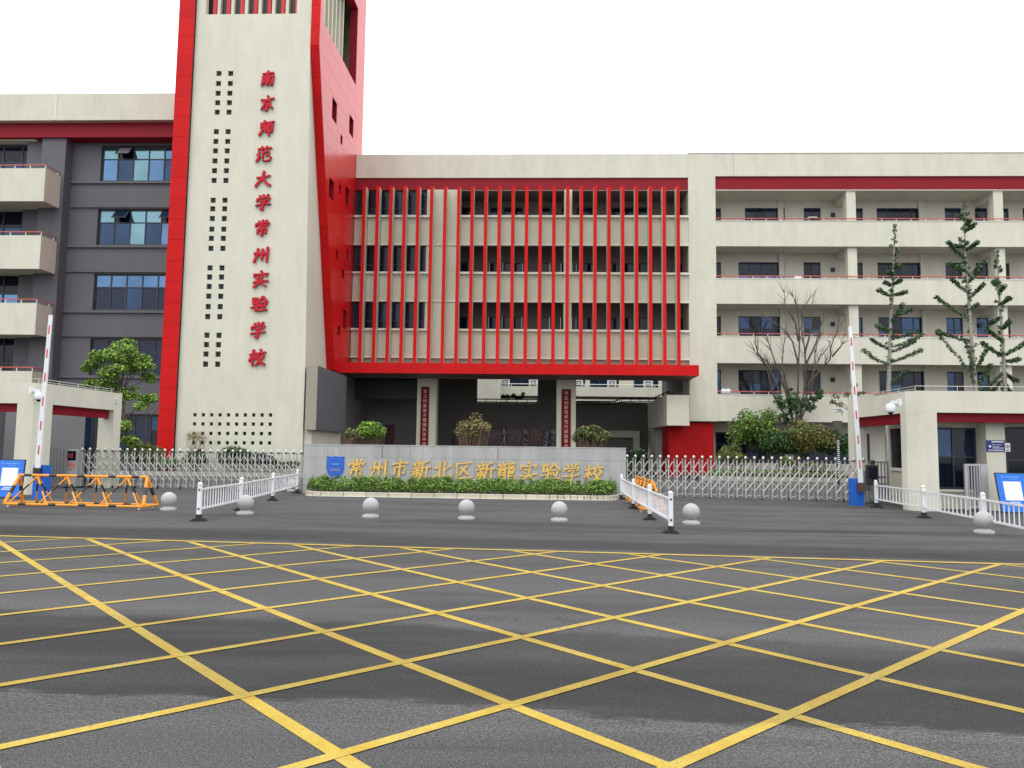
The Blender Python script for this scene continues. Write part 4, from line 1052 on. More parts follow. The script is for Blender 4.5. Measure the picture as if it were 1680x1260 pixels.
# leaning blue notice boards (the code itself is left blank)
def blue_board(c, rz, label, tilt=.10, lean=-.06):
    t = thing('notice_board', label, 'notice board', (0,0,0), 'blue leaning notice boards')
    def pl(name, x0,x1,z0,z1,y,mt,th=.004):
        m_ = MB(); vs=[]
        for yy in (y,y+th):
            for (a,b) in ((x0,z0),(x1,z0),(x1,z1),(x0,z1)): vs.append((a+lean*b*1.4, yy+tilt*b, b))
        m_.add(vs,[(0,1,2,3),(7,6,5,4),(0,1,5,4),(1,2,6,5),(2,3,7,6),(3,0,4,7)]); return obj(name,m_,mt,t)
    pl('frame',-.42,.42,.02,1.12,.0,BLKP,.03); pl('panel',-.395,.395,.045,1.095,-.006,mat('board_blue',(.012,.16,.68),.4),.005)
    pl('blank_square',-.24,.24,.36,.88,-.012,PRINTW,.005)
    for (a,b,c_,d) in ((-.17,.22,.985,1.02),(-.08,.16,.935,.955),(-.14,.14,.30,.32),(-.19,.17,.25,.275)): pl('printed_line',a,b,c_,d,-.012,BLUEL if c_ > .9 else PRINTW,.005)
    pl('emblem',-.27,-.215,.97,1.03,-.012,BLUEL,.005)
    pl('stand_foot',-.30,.30,0,.018,-.05,BLKP,.28)
    t.location = c; t.rotation_euler = (0,0,rz); return t
p = gnd(1668,836); blue_board((wx(1668,820,22.0),22.0,0), 0, 'blue notice board with a blank white square, leaning at the right guard house')
blue_board((wx(12,800,21.9),21.9,0), 0, 'blue notice board with a blank white square, behind the orange barrier on the left', lean=.0)
# free-standing aluminium gate leaf by the right guard house window
gp = thing('gate_leaf', 'open aluminium gate leaf standing by the right guard house window', 'gate', (wx(1600,800,22.6),22.6,0))
gx0, gx1 = wx(1582,790,22.6), wx(1608,790,22.6); gz = wz(1590,761,22.6)
obj('frame', MB().box(gx0,gx0+.08,22.55,22.62,.03,gz).box(gx1-.05,gx1,22.551,22.62,.03,gz).box(gx0+.081,gx1-.051,22.555,22.615,gz-.06,gz).box(gx0+.081,gx1-.051,22.555,22.615,.1,.16), ALU, gp)
bm = MB().box(-.014,.014,-.014,.014,0,gz-.06-.162).mesh('picket', ALU)
for i in range(4): inst('picket', bm, (gx0+.08+(gx1-gx0-.13)*(i+.5)/4,22.585,.161), gp)
obj('housing', MB().box(gx1+.005,gx1+.20,22.54,22.95,.02,gz+.0), ALU, gp)
def picket_fence(xa, xb, Y, h, label, n=None, mt=FENCE, name='picket_fence', sp=.115, th=.02):
    t = thing(name, label, 'fence', ((xa+xb)/2,Y,0)); n = n or int(abs(xb-xa)/sp)
    obj('rail', MB().box(xa,xb,Y-.025,Y+.025,h-.05,h), mt, t); obj('rail', MB().box(xa,xb,Y-.025,Y+.025,.10,.15), mt, t)
    m_ = MB().box(-th,th,-.018,.018,0,h-.202).mesh('picket', mt)
    for i in range(n+1): inst('picket', m_, (xa+(xb-xa)*i/n,Y,.151), t)
    return t
picket_fence(wx(58,780,27.3),wx(107,780,27.3),27.3,wz(90,734,27.3),'grey picket fence between the left guard house and the sliding gate')
picket_fence(wx(-90,780,29.0),wx(22,780,29.0),29.0,wz(10,734,29.0),'dark grey picket fence behind the left guard house')
picket_fence(wx(1425,800,28.6),wx(1545,800,28.6),28.6,wz(1450,757,28.6),'grey picket fence behind the right guard house')
# gate drive cabinet
x0,x1 = wx(107,780,27.4),wx(125,780,27.4); z1 = wz(115,737,27.4)
t = thing('gate_drive_cabinet', 'grey metal gate drive cabinet with a red display at the left end of the gate', 'cabinet', (x0,27.4,0))
obj('body', MB().box(x0,x1,27.4,27.9,.06,z1), ALU, t); obj('display', MB().box(x0+.05,x1-.05,27.385,27.398,z1-.40,z1-.06), GLD, t)
obj('display_marks', MB().box(x0+.10,x0+.15,27.378,27.384,z1-.30,z1-.17).box(x0+.2,x0+.24,27.378,27.384,z1-.32,z1-.14), REDP, t)
obj('plate', MB().box(x0+.05,x1-.05,27.39,27.398,z1-.66,z1-.47), mat('pink_plate',(.42,.22,.23),.5), t); obj('base', MB().box(x0-.02,x1+.02,27.38,27.92,0,.06), BLKP, t)
prints(t, 27.389, [(x0+.08,x1-.08,z1-.60,z1-.585),(x0+.08,x1-.08,z1-.55,z1-.53),(x0+.12,x1-.12,z1-.74,z1-.72)], REDP)

# ============================================================ TELESCOPIC GATES
def gate(xa, xb, ya, yb, h, label, side):
    t = thing('folding_gate', label, 'gate', ((xa+xb)/2,(ya+yb)/2,0), 'pair of stainless folding gates')
    n = int(round((xb-xa)/.283)); dx = (xb-xa)/n
    post = MB().tube((0,0,.04),(0,0,h-.09),.025,n=8).mesh('gate_post', STEEL)
    rear = MB().tube((0,0,.05),(0,0,h-.09),.021,n=6).mesh('rear_post', STEEL)
    cap = MB().lathe([(.03,-.09),(.048,-.055),(.05,-.02),(.034,.012),(.006,.028)],(0,0,0),10).mesh('post_cap', STEEL, smooth=True)
    colr = MB().box(-.035,.035,-.03,.29,-.115,-.085).mesh('collar', DCAP)
    wheel = MB().tube((-.02,0,.045),(.02,0,.045),.045,n=10).mesh('wheel', RUBBER)
    def bar(dx_,z0,z1,name='lattice_bar'):
        return MB().tube((0,0,z0),(dx_,0,z1),.016,n=5).mesh(name, STEEL)
    bars = [bar(dx/2,h*.70,h*.86),bar(dx/2,h*.86,h*.70),bar(dx,h*.46,h*.68),bar(dx,h*.68,h*.46),bar(dx,h*.20,h*.43),bar(dx,h*.43,h*.20)]
    low = MB().tube((0,.0,.16),(dx*.45,0,.10),.011,n=5).tube((dx*.45,0,.10),(dx*.9,0,.15),.011,n=5).mesh('hinge_bar', STEEL)
    for i in range(n+1):
        f = i/n; x = xa+dx*i; y = ya+(yb-ya)*f
        inst('gate_post', post, (x,y,0), t); inst('rear_post', rear, (x+side*.05,y+.26,0), t)
        inst('post_cap', cap, (x,y,h), t); inst('collar', colr, (x,y,h), t)
        if i % 3 == 1: inst('wheel', wheel, (x,y+.13,0), t)
        if i < n:
            yy = y+(yb-ya)/n/2+.012
            for k, b_ in enumerate(bars): inst('lattice_bar', b_, (x+(dx/2 if k == 1 else 0),yy+.012*(k%2),0), t)
            inst('hinge_bar', low, (x,yy+.25,0), t)
    return t
gh_ = 1.44
gate(wx(133,780,27.7),wx(493,780,27.7),27.7,27.7,gh_,'stainless folding gate with crossed bars, left of the stone sign wall',1)
gate(wx(1029,780,27.5),wx(1418,800,25.9),27.5,25.9,gh_,'stainless folding gate with crossed bars, right of the stone sign wall',-1)

# ============================================================ STONE SIGN WALL
SWY = 26.3
sx0, sx1 = wx(498,760,SWY), wx(1027,770,SWY); sz = wz(760,733,SWY)
sw = thing('sign_wall', 'long grey stone sign wall with gilded lettering and a blue shield', 'sign wall', ((sx0+sx1)/2,SWY,0))
obj('core', MB().box(sx0+.02,sx1-.02,SWY+.03,SWY+.5,0,sz-.01), STONE, sw)
zmid = wz(760,753,SWY)
def xrow(cuts, za, zb):
    for a,b in zip(cuts,cuts[1:]):
        e = .003; d = random.uniform(0,.004)
        obj('stone_slab', MB().box(a+e,b-e,SWY-d,SWY+.028,za+e,zb-e), STONE, sw)
cu1 = [sx0]+[wx(p,745,SWY) for p in (532,627,674,744,817,883,948)]+[sx1]
cu2 = [sx0]+[wx(p,775,SWY) for p in (535,602,638,676,708,744,779,816,884,920,958)]+[sx1]
xrow(cu1, zmid, sz); xrow(cu2, .0, zmid)
obj('coping', MB().box(sx0-.01,sx1+.01,SWY-.012,SWY+.52,sz,sz+.035), STONE, sw)
for px in (627,817): obj('stain', MB().box(wx(px,740,SWY)-.008,wx(px,740,SWY)+.008,SWY-.0055,SWY-.0048,zmid,sz-.01), BLACK, sw)
for i,(ch,px,py) in enumerate(zip('常州市新北区新龍实验学校',(598-13,622,656,691,726.5,761,796,830.5,867,902.5,937.5,974),(769,769,769.5,770.5,772,772.5,773,773.5,774,775,775.5,777))):
    p = at(px,py,SWY); obj('letter', glyph(ch, p.x, p.z, .66, SWY-.004, .035, 9.5, .0012, seed=i+40), [GOLD, GOLDD], sw)
def shield(cx, cz, w, h, y0, y1, mt, name):
    pts = [(-.5,.5),(-.25,.47),(0,.5),(.25,.47),(.5,.5),(.5,-.05),(.42,-.25),(.25,-.40),(0,-.5),(-.25,-.40),(-.42,-.25),(-.5,-.05)]
    return obj(name, MB().prism([(cx+a*w,cz+b*h) for a,b in pts],'y',y0,y1), mt, sw)
p = at(550.5,767,SWY); shield(p.x,p.z,.60,.78,SWY-.03,SWY-.005,BLUE,'shield'); shield(p.x,p.z,.46,.62,SWY-.034,SWY-.0305,mat('shield_line',(.03,.17,.60),.4),'shield_border')
shield(p.x,p.z,.42,.58,SWY-.038,SWY-.0345,BLUE,'shield_field')
obj('shield_band', MB().box(p.x-.17,p.x+.17,SWY-.042,SWY-.0385,p.z-.12,p.z-.03), mat('faded_print',(.16,.16,.34),.6), sw)
obj('shield_arc', MB().box(p.x-.13,p.x+.13,SWY-.042,SWY-.0385,p.z+.10,p.z+.14), BLUEL, sw)
# planter curb: separate stones along a rounded outline, with the hedge inside
kb = thing('planter_curb', 'low curb of cream stones round the hedge in front of the sign wall', 'curb', ((sx0+sx1)/2,25.4,0))
kx0, kx1 = gnd(494,812).x, gnd(1021,820).x
def curve_pt(u):   # u 0..1 along the front outline, arc at both ends
    x = kx0+(kx1-kx0)*u
    e = min(1.0, (1-abs(2*u-1))/.14); y = 26.2 - 1.15*math.sqrt(max(0,1-(1-e)**2)) - .10*math.sin(math.pi*u)
    return Vector((x,y,0))
us = [0]; N_ = 400; pts = [curve_pt(i/N_) for i in range(N_+1)]
acc = 0; target = .36; cuts = [0]
for i in range(1,N_+1):
    acc += (pts[i]-pts[i-1]).length
    L_here = .74 if .10 < i/N_ < .80 else (.20 if i/N_ >= .80 else .30)
    if acc >= L_here: cuts.append(i); acc = 0
if cuts[-1] != N_: cuts.append(N_)
for a,b in zip(cuts,cuts[1:]):
    A, B = pts[a], pts[b]; d = (B-A).normalized(); nn = Vector((-d.y,d.x,0)); e = .011; h = .15+random.uniform(-.004,.004)
    P = [A+d*e, B-d*e, B-d*e+nn*.12, A+d*e+nn*.12]
    P2 = [A+d*e+nn*.012, B-d*e+nn*.012, B-d*e+nn*.11, A+d*e+nn*.11]
    m_ = MB(); m_.add([(q.x,q.y,.0) for q in P]+[(q.x,q.y,h-.015) for q in P]+[(q.x,q.y,h) for q in P2],
      [(0,1,5,4),(1,2,6,5),(2,3,7,6),(3,0,4,7),(4,5,9,8),(5,6,10,9),(6,7,11,10),(7,4,8,11),(8,9,10,11)]); obj('curb_stone', m_, CURB, kb)
wl = MB()
for a,b in zip(range(0,N_,8),range(8,N_+1,8)):
    A,B = pts[a],pts[b]; wl.add([(A.x,A.y-.10,.006),(B.x,B.y-.10,.006),(B.x,B.y+.0,.006),(A.x,A.y+.0,.006)],[(0,1,2,3)])
obj('painted_edge', wl, PRINTW, kb)
so_ = MB(); so_.add([(q.x,q.y+.11,.10) for q in pts[::10]]+[(kx1,26.28,.10),(kx0,26.28,.10)],[tuple(range(len(pts[::10])+2))]); obj('soil', so_, SOIL, kb)
n = 26000; U = rng.uniform(.012,.985,n); px_ = kx0+(kx1-kx0)*U
e_ = np.minimum(1,(1-np.abs(2*U-1))/.14); yf = 26.2-1.15*np.sqrt(np.maximum(0,1-(1-e_)**2))+.16
yy = yf+(26.24-yf)*rng.uniform(0,1,n)**1.25
top = .50+.05*np.sin(px_*3.1)+.045*np.sin(px_*7.7+1)+.04*np.sin(px_*17)+.05*rng.normal(size=n)
edge = np.clip((yy-yf)/.25,0,1); hgt = .16+(top-.16)*np.sqrt(edge*.75+.25)
zz_ = .14+(hgt-.14)*rng.uniform(0,1,n)**.45
hd = thing('hedge', 'low clipped green hedge in front of the gilded sign wall', 'hedge', ((kx0+kx1)/2,25.7,.1))
C = np.stack([px_,yy,zz_],1); n2 = 500; xx = rng.uniform(kx0+.5,kx1-.5,n2)
C = np.concatenate([C]+[clump_pts(70,(x,rng.uniform(25.5,26.1),.50+rng.uniform(0,.09)),(.13,.1,.09),.1) for x in rng.uniform(kx0+.6,kx1-.6,60)])
lmesh_obj('foliage', leaves_mesh('foliage', C, .036, LF6, up=.6, mats=[LF6,LF2,LF4], midx=rng.choice(3,len(C),p=[.74,.21,.05])), hd)

# ============================================================ STONE BALL BOLLARDS
def ball(loc, s, label):
    t = thing('ball_bollard', label, 'bollard', loc, 'row of round stone bollards')
    prof = [(.012*s,.07+.000)] ; R = .185*s; zc_ = .085*s+R*.97
    pr = [(R*math.cos(a), zc_+R*math.sin(a)) for a in [R_(q) for q in range(-78,90,8)]]+[(.004,zc_+R)]
    obj('ball', MB().lathe([(x,z) for x,z in pr],loc,28), GRANITE, t, True)
    obj('base', MB().lathe([(.19*s,0),(.195*s,.03*s),(.185*s,.055*s),(.13*s,.075*s),(.10*s,.10*s),(.07*s,.105*s)],loc,28), GRANITE, t)
    return t
bl_l = ['nearest the orange barrier, left of the left white railing','just right of the left white railing, in front of it','between the left railing and the shield, below the hedge',
 'in the middle of the picture, below the hedge','below the right end of the lettering','right of the right white railing, nearest it','in front of the white railing at the right edge']
for i,(px,py) in enumerate(((276,837),(402,844),(607.7,849),(765,852),(917.5,855),(1134,860),(1614.7,875))):
    p = gnd(px,py); ball((p.x,p.y,0), 1+.01*((i*3)%4-1), 'grey stone ball bollard '+bl_l[i])
p = gnd(479,806); ball((p.x,p.y,0), .95, 'grey stone ball bollard half hidden at the far end of the left railing')

# ============================================================ WHITE TRAFFIC RAILINGS
def railing(P, label, n_bar=13, h=.74):
    t = thing('traffic_railing', label, 'railing', (P[0].x,P[0].y,0), 'white traffic railings')
    for i,p in enumerate(P):
        d = (P[min(i+1,len(P)-1)]-P[max(i-1,0)]).normalized(); ang = math.atan2(d.y,d.x)
        ps = MB().prism([(-.042,-.042),(.042,-.042),(.042,.042),(-.042,.042)],'z',.10,h).mesh('post', WPAINT)
        po = inst('post', ps, (p.x,p.y,0), t, (0,0,ang)); 
        inst('post_cap', MB().lathe([(.05,0),(.052,.02),(.04,.045),(.018,.062),(.003,.066)],(0,0,h),12).mesh('post_cap', WPAINT, smooth=True), (p.x,p.y,0), t)
        inst('base', MB().box(-.11,.11,-.15,.15,0,.03).box(-.085,.085,-.11,.11,.03,.06).box(-.052,.052,-.052,.052,.06,.145).mesh('base', RUBBER), (p.x,p.y,0), t, (0,0,ang))
        inst('bracket', MB().box(-.048,.048,-.02,.02,h-.12,h-.08).box(-.048,.048,-.02,.02,.24,.28).mesh('bracket', DCAP), (p.x,p.y,0), t, (0,0,ang))
    for a,b in zip(P,P[1:]):
        d = b-a; L = d.length; ang = math.atan2(d.y,d.x)
        rl = MB().box(.045,L-.045,-.018,.018,h-.115,h-.075).mesh('rail', WPAINT); r2 = MB().box(.045,L-.045,-.018,.018,.235,.275).mesh('rail', WPAINT)
        inst('rail', rl, (a.x,a.y,0), t, (0,0,ang)); inst('rail', r2, (a.x,a.y,0), t, (0,0,ang))
        bar = MB().box(-.014,.014,-.008,.008,.276,h-.116).mesh('baluster', WPAINT)
        for k in range(n_bar):
            s = .045+(L-.09)*(k+.5)/n_bar; q = a+d.normalized()*s; inst('baluster', bar, (q.x,q.y,0), t, (0,0,ang))
    return t
railing([gnd(326,855),gnd(394.5,837.5),gnd(447,821.5),gnd(487,809.5)], 'white traffic railing on black bases running back to the left end of the hedge', 16, .76)
railing([gnd(1019.6,819),gnd(1039.4,834.5),gnd(1066,853),gnd(1100.5,875)], 'white traffic railing on black bases running back to the right end of the hedge', 16, .76)
XRr = lambda px,Y: Vector((wx(px,800,Y),Y,0))
railing([XRr(1437,23.6),XRr(1514.5,20.0),XRr(1611.5,16.7),XRr(1733,13.6)], 'white traffic railing beside the right guard house, leaving the frame at the right', 14, .76)

# ============================================================ ORANGE BARRIERS
def horse(loc, rz, L, label):
    t = thing('wheeled_barrier', label, 'barrier', (0,0,0), 'orange and black wheeled barriers')
    h = .80; w = .30; z0 = .10; r = .030
    def part(name, a, b, rr, bands):
        o = obj(name, MB().tube(a,b,rr,n=10), ORANGE, t); a = Vector(a); b = Vector(b)
        for f,ln_ in bands:
            d = (b-a).normalized(); c = a.lerp(b,f); obj('black_band', MB().tube(c-d*ln_/2,c+d*ln_/2,rr+.0015,n=10), BLKP, o)
        return o
    part('top_rail',(-L/2+.12,0,h),(L/2-.12,0,h),r*1.1,[(.075,.20),(.27,.20),(.49,.20),(.73,.20),(.91,.20)])
    for s in (-1,1): part('bottom_rail',(-L/2,s*w,z0),(L/2,s*w,z0),r,[(.135,.2),(.35,.2),(.565,.2),(.78,.2)])
    for s in (-1,1): part('cross_rail',(s*L/2,-w,z0+.002),(s*L/2,w,z0+.002),r,[])
    for s in (-1,1):
        for q in (-1,1): part('end_leg',(s*(L/2-.14),0,h-.02),(s*(L/2-.02),q*w,z0+.02),.042,[(.5,.20)])
    for k in range(4):
        x = -L/2+L*(k+.78)/4.6-.0; half = .40
        for sx in (-1,1):
            for q in (-1,1): part('strut',(x,0,h-.03),(x+sx*half*(1.25 if q < 0 else .55),q*w,z0+.02),.019,[(.42,.22)])
        obj('gusset', MB().box(x-.07,x+.07,-.012,.012,h-.10,h-.02), ORANGE, t)
    for s in (-1,1):
        for q in (-1,1):
            obj('caster', MB().tube((s*(L/2-.12)-.015,q*w,.032),(s*(L/2-.12)+.015,q*w,.032),.032,n=12).box(s*(L/2-.12)-.022,s*(L/2-.12)+.022,q*w-.012,q*w+.012,.04,z0), STEEL, t)
    t.location = loc; t.rotation_euler = (0,0,rz); return t
a, b = gnd(8,833), gnd(238,838)
c = Vector(((a.x+b.x)/2,(a.y+b.y)/2+.28,0)); horse((c.x,c.y,0), math.atan2(b.y-a.y,b.x-a.x), (b-a).length, 'orange and black wheeled barrier standing before the left guard house')
a, b = Vector((3.02,25.2,0)), Vector((2.90,19.4,0))
horse(((a.x+b.x)/2,(a.y+b.y)/2,0), math.atan2(b.y-a.y,b.x-a.x), 4.2, 'orange and black wheeled barrier behind the right white railing')

# ============================================================ BARRIER ARMS
def boom(bx0,by0,box,arm,label,Y,side):
    x0,x1 = wx(box[0],box[3],Y), wx(box[1],box[3],Y); z1 = wz(box[0],box[2],Y)
    t = thing('boom_barrier', label, 'barrier', ((x0+x1)/2,Y,0), 'raised car park barriers with blue cabinets')
    obj('cabinet', MB().box(x0,x1,Y,Y+.30,.03,z1), BLUEB, t); obj('plinth', MB().box(x0-.01,x1+.01,Y-.01,Y+.31,0,.03), BLUEB, t)
    obj('cabinet_label', MB().box((x0+x1)/2-.02,(x0+x1)/2+.04,Y-.006,Y-.001,z1*.62,z1*.68), PRINTW, t)
    A = at(arm[0],arm[1],Y-.06); B = at(arm[2],arm[3],Y-.06); d = (B-A); L = d.length; dn = d.normalized(); sd_ = Vector((dn.z,0,-dn.x))
    def slab(u0,u1,w0,w1,y0,y1,mt,name):
        P = [A+dn*u0-sd_*w0, A+dn*u0+sd_*w0, A+dn*u1+sd_*w1, A+dn*u1-sd_*w1]
        return obj(name, MB().prism([(q.x,q.z) for q in P],'y',y0,y1), mt, t)
    slab(0,L,.075,.052,Y-.10,Y-.05,WPAINT,'arm')
    for k in range(6):
        u = L*(.10+.155*k); slab(u,u+.26,.020,.020,Y-.104,Y-.1005,REDP,'red_mark')
    slab(-.22,.06,.10,.10,Y-.13,Y-.04,BLKP if side < 0 else mat('brown_clamp',(.08,.045,.03),.6),'arm_clamp')
boom(0,0,(53,72,763,800),(62,771,84,517),'raised white barrier arm with red marks and blue cabinet on the left',22.05,-1)
boom(0,0,(1398.5,1418.5,785,822),(1412,795,1394,536),'raised white barrier arm with red marks and blue cabinet on the right',24.4,1)
# black terminal beside the right barrier
Y = 25.2; x0,x1 = wx(1424,790,Y),wx(1441,790,Y)
t = thing('access_terminal', 'black upright access terminal beside the right barrier cabinet', 'terminal', ((x0+x1)/2,Y,0))
obj('screen_box', MB().box(x0,x1,Y,Y+.16,wz(1430,796,Y),wz(1430,763,Y)), BLKP, t); obj('column', MB().box(x0+.22,x1-.04,Y+.04,Y+.14,0.03,wz(1430,796,Y)-.002), BLKP, t)
obj('foot', MB().box(x0,x1+.05,Y-.05,Y+.22,0,.03), RUBBER, t); obj('screen', MB().box(x0+.03,x1-.03,Y-.006,Y-.001,wz(1430,786,Y),wz(1430,766,Y)), GLD, t)
obj('head', MB().box(x0+.14,x0+.24,Y+.02,Y+.1,wz(1430,762.5,Y),wz(1430,755,Y)), BLKP, t)
Y = 25.6; x0,x1 = wx(1419,800,Y),wx(1429,800,Y)
t = thing('meter_box', 'low grey box on legs between the blue cabinet and black terminal', 'box', (x0,Y,0)); obj('case', MB().box(x0,x1,Y,Y+.2,.4,1.05), FENCE, t); obj('leg', MB().box(x0+.03,x0+.06,Y+.05,Y+.08,0,.4), FENCE, t); obj('leg', MB().box(x1-.06,x1-.03,Y+.05,Y+.08,0,.4), FENCE, t)

# ============================================================ SCHOOL YARD PLANTERS
def planter(xa, xb, y0, y1, label, step=1.0):
    t = thing('planter_bed', label, 'planter', ((xa+xb)/2,y0,0)); h = .24
    n = int((xb-xa)/step)
    cs = MB().box(.006,(xb-xa)/n-.006,0,.16,0,h).mesh('curb_stone', CURBG)
    for i in range(n): inst('curb_stone', cs, (xa+(xb-xa)*i/n,y0+random.uniform(0,.006),0), t)
    obj('soil', MB().box(xa,xb,y0+.165,y1,0,h-.04), SOIL, t)
planter(wx(150,775,39.5),wx(498,778,39.5),39.5,40.75,'long planter bed with cream curb at the foot of the tower')
planter(wx(1150,785,43.5),wx(1640,790,43.5),43.5,50.0,'long planter bed with cream curb before the corridor building')
def bush(px, py_top, py_bot, wpx, Y, n, mats_, size, label, cat='bush', name='bush', lobes=16, base=0, twigs=0, twigm=None, p=None, flat=-.1, group=None, hollow=0):
    c = at(px,(py_top+py_bot)/2,Y); zt = wz(px,py_top,Y); zb = wz(px,py_bot,Y); rx = abs(wx(px+wpx/2,py_bot,Y)-wx(px-wpx/2,py_bot,Y))/2
    cen = (c.x,Y,(zt+zb)/2); r = (rx,rx*.85,(zt-zb)/2)
    t = thing(name, label, cat, (c.x,Y,base), group)
    P = dome_pts(int(n*1.7), cen, (r[0]*1.06,r[1]*1.06,r[2]*1.06), int(lobes*1.5), flat)
    lmesh_obj('foliage', leaves_mesh('foliage', P, size, mats_[0], up=.5, mats=mats_, midx=rng.choice(len(mats_),len(P),p=p)), t)
    st = MB()
    k = max(6,twigs)
    for i in range(k):
        a = rng.uniform(0,2*math.pi); q = rng.uniform(.2,1.0)
        e = (cen[0]+math.cos(a)*rx*q, Y+math.sin(a)*rx*q*.8, cen[2]+r[2]*rng.uniform(.2,.95)*math.sqrt(max(.05,1-q*q*.7)))
        s0 = (cen[0]+math.cos(a)*rx*q*.25, Y+math.sin(a)*rx*q*.2, base); m1 = tuple((s0[j]*.5+e[j]*.5)+(rng.normal()*.04 if j < 2 else 0) for j in range(3))
        st.path([s0,m1,e], .018 if not twigs else .011, .005, 4)
    obj('stem', st, twigm or BARK, t); return t
# three planters' shrubs between the sign wall and the entrance
bush(606,690,735,52,32,5200,[LF1,LF2],.055,'bright green rounded shrub behind the sign wall, left of the couplet pillar',base=.0,group='shrubs behind the sign wall',twigs=70,twigm=TWIG,p=[.75,.25])
bush(576,700,735,26,31.8,500,[LF2,LF9],.05,'twiggy half-bare shrub at the left of the bright green one',twigs=110,twigm=TWIG,group='shrubs behind the sign wall')
bush(776,684,735,60,31,1100,[LF9,LF4,LF2],.05,'brown twiggy shrub with straw-coloured tips behind the middle of the sign wall',twigs=260,twigm=TWIG,group='shrubs behind the sign wall',p=[.5,.35,.15],flat=.25)
bush(970,697,742,58,31,4200,[LF2,LF4,LF9],.052,'green shrub with twiggy base behind the sign wall, right of the right couplet pillar',twigs=120,twigm=TWIG,group='shrubs behind the sign wall',p=[.62,.2,.18])
bush(1048,738,772,36,30,1500,[LF3],.06,'low black-green shrub right behind the right end of the sign wall')
# left bed
bush(241,721,775,54,40.3,4500,[LF2,LF4],.05,'clipped round bush at the foot of the red tower edge',group='bushes in the left bed')
bush(323,704,738,40,40.2,260,[LF4,LF9],.045,'sparse bare shrub with small dry leaves before the square tower holes',twigs=34,twigm=TWIG,group='bushes in the left bed')
bush(322,736,776,38,40.2,1900,[LF3,LF2],.05,'narrow dark leafy base under the sparse bare shrub',group='bushes in the left bed')
bush(385,733,776,62,40.2,5200,[LF2,LF3],.05,'broad mid green bush in the left bed, middle of the tower foot',group='bushes in the left bed')
bush(432,744,776,44,40.2,3000,[LF8,LF3],.05,'purple leaved bush in the left bed near the sign wall',group='bushes in the left bed',p=[.6,.4])
bush(469,755,777,44,40.2,2200,[LF3,LF2],.045,'low dark green bush at the right end of the left bed',group='bushes in the left bed')
bush(275,753,776,50,40.2,2500,[LF5,LF2],.045,'low lime green bush between the clipped round bush and the bare shrub',group='bushes in the left bed')
bush(205,730,776,66,40.2,4200,[LF3,LF2],.055,'dark bush at the far left of the left bed, behind the gate',group='bushes in the left bed')
# right bed
bush(1200,729,785,58,44.6,3000,[LF4,LF2],.055,'rounded rusty green bush beside the red wall',group='bushes in the right bed')
bush(1240,668,775,84,46.2,7000,[LF2,LF1,LF4],.075,'tall loose green shrub with a pointed top, right of the red wall',group='bushes in the right bed',p=[.55,.33,.12],lobes=22)
bush(1284,700,775,96,45.6,7500,[LF3,LF2],.07,'dark green shrub mass under the bare multi-stemmed tree',group='bushes in the right bed',lobes=22)
bush(1322,693,768,104,45.2,10500,[LF4,LF2],.07,'large brownish green domed shrub in the middle of the right bed',group='bushes in the right bed',lobes=26,p=[.72,.28])
bush(1364,700,775,62,45.2,5000,[LF2,LF3],.07,'green shrub with yellowish tips beside the lamp post',group='bushes in the right bed')
bush(1291,749,778,30,43.95,1500,[LF5,LF2],.045,'small pale green ball bush in front of the large domed shrub',group='bushes in the right bed')
bush(1335,755,782,50,44.1,1800,[LF2,LF9],.05,'low sparse green bush right of the pale ball bush',group='bushes in the right bed')
n = 9000; xa, xb = wx(1165,780,44.0), wx(1385,785,44.0); P = np.stack([rng.uniform(xa,xb,n), rng.uniform(43.72,44.4,n), .2+rng.uniform(0,1,n)**.5*.38+.03*rng.normal(size=n)],1)
t = thing('hedge', 'low lime green ground hedge along the curb of the right bed', 'hedge', ((xa+xb)/2,44,.2)); lmesh_obj('foliage', leaves_mesh('foliage', P, .05, LF5, mats=[LF5,LF2], midx=rng.choice(2,n,p=[.7,.3])), t)

# ============================================================ TREES
def curve(a, b, k=5, sag=.12, jit=.04):
    a = Vector(a); b = Vector(b); d = b-a; out = []
    for i in range(k+1):
        f = i/k; p = a.lerp(b,f); p = p + Vector((0,0,-sag*d.length*math.sin(math.pi*f))) 
        if 0 < i < k: p += Vector((random.gauss(0,jit),random.gauss(0,jit),random.gauss(0,jit)))*d.length*.3
        out.append(p)
    return out
# feathery tree left
LT = 33.0
A3 = lambda px,py,Y=LT,dy=0: Vector(at(px,py,Y+dy))
t = thing('maple_tree', 'feathery bright green tree between the left guard house and the tower', 'tree', (A3(232,776).x,LT,0))
tr_ = MB(); trunk = [A3(218,790),A3(212,735),A3(205,690),A3(198,650),A3(196,620)]; tr_.path(trunk,.11,.05,7)
clumps = [(200,580,26,17),(165,583,18,15),(150,603,16,16),(185,610,24,16),(215,603,22,18),(235,595,20,15),(175,635,20,14),(212,645,18,13),(243,620,12,12),(150,632,14,12),(190,665,16,10),(212,563,14,9),(186,571,20,12),(240,655,17,13),(228,668,10,8),(200,700,20,12),(190,720,14,14),(215,725,16,10),(222,588,24,14)]
pts_ = []; mi = []
for i,(px,py,rx,rz) in enumerate(clumps):
    dy = random.uniform(-.9,.9); c = A3(px,py,LT,dy); s = LT/FOC
    src = trunk[min(4, 1 + (0 if py > 690 else (1 if py > 650 else 2)))]
    tr_.path(curve(src,c,5,-.05,.10),.04,.010,5)
    k = int(26*rx*rz*.38/ (14)); k = max(320, int(rx*rz*3.4))
    for j in range(7):
        u = rng.normal(size=3); u /= np.linalg.norm(u); cc = V3(c)+u*np.array([rx*s,rx*s*.8,rz*s])*.62
        q = clump_pts(k//7, cc, np.array([rx*s,rx*s,rz*s*.75])*.62, .02); pts_.append(q); mi.append(rng.choice(3,len(q),p=[.62,.33,.05]))
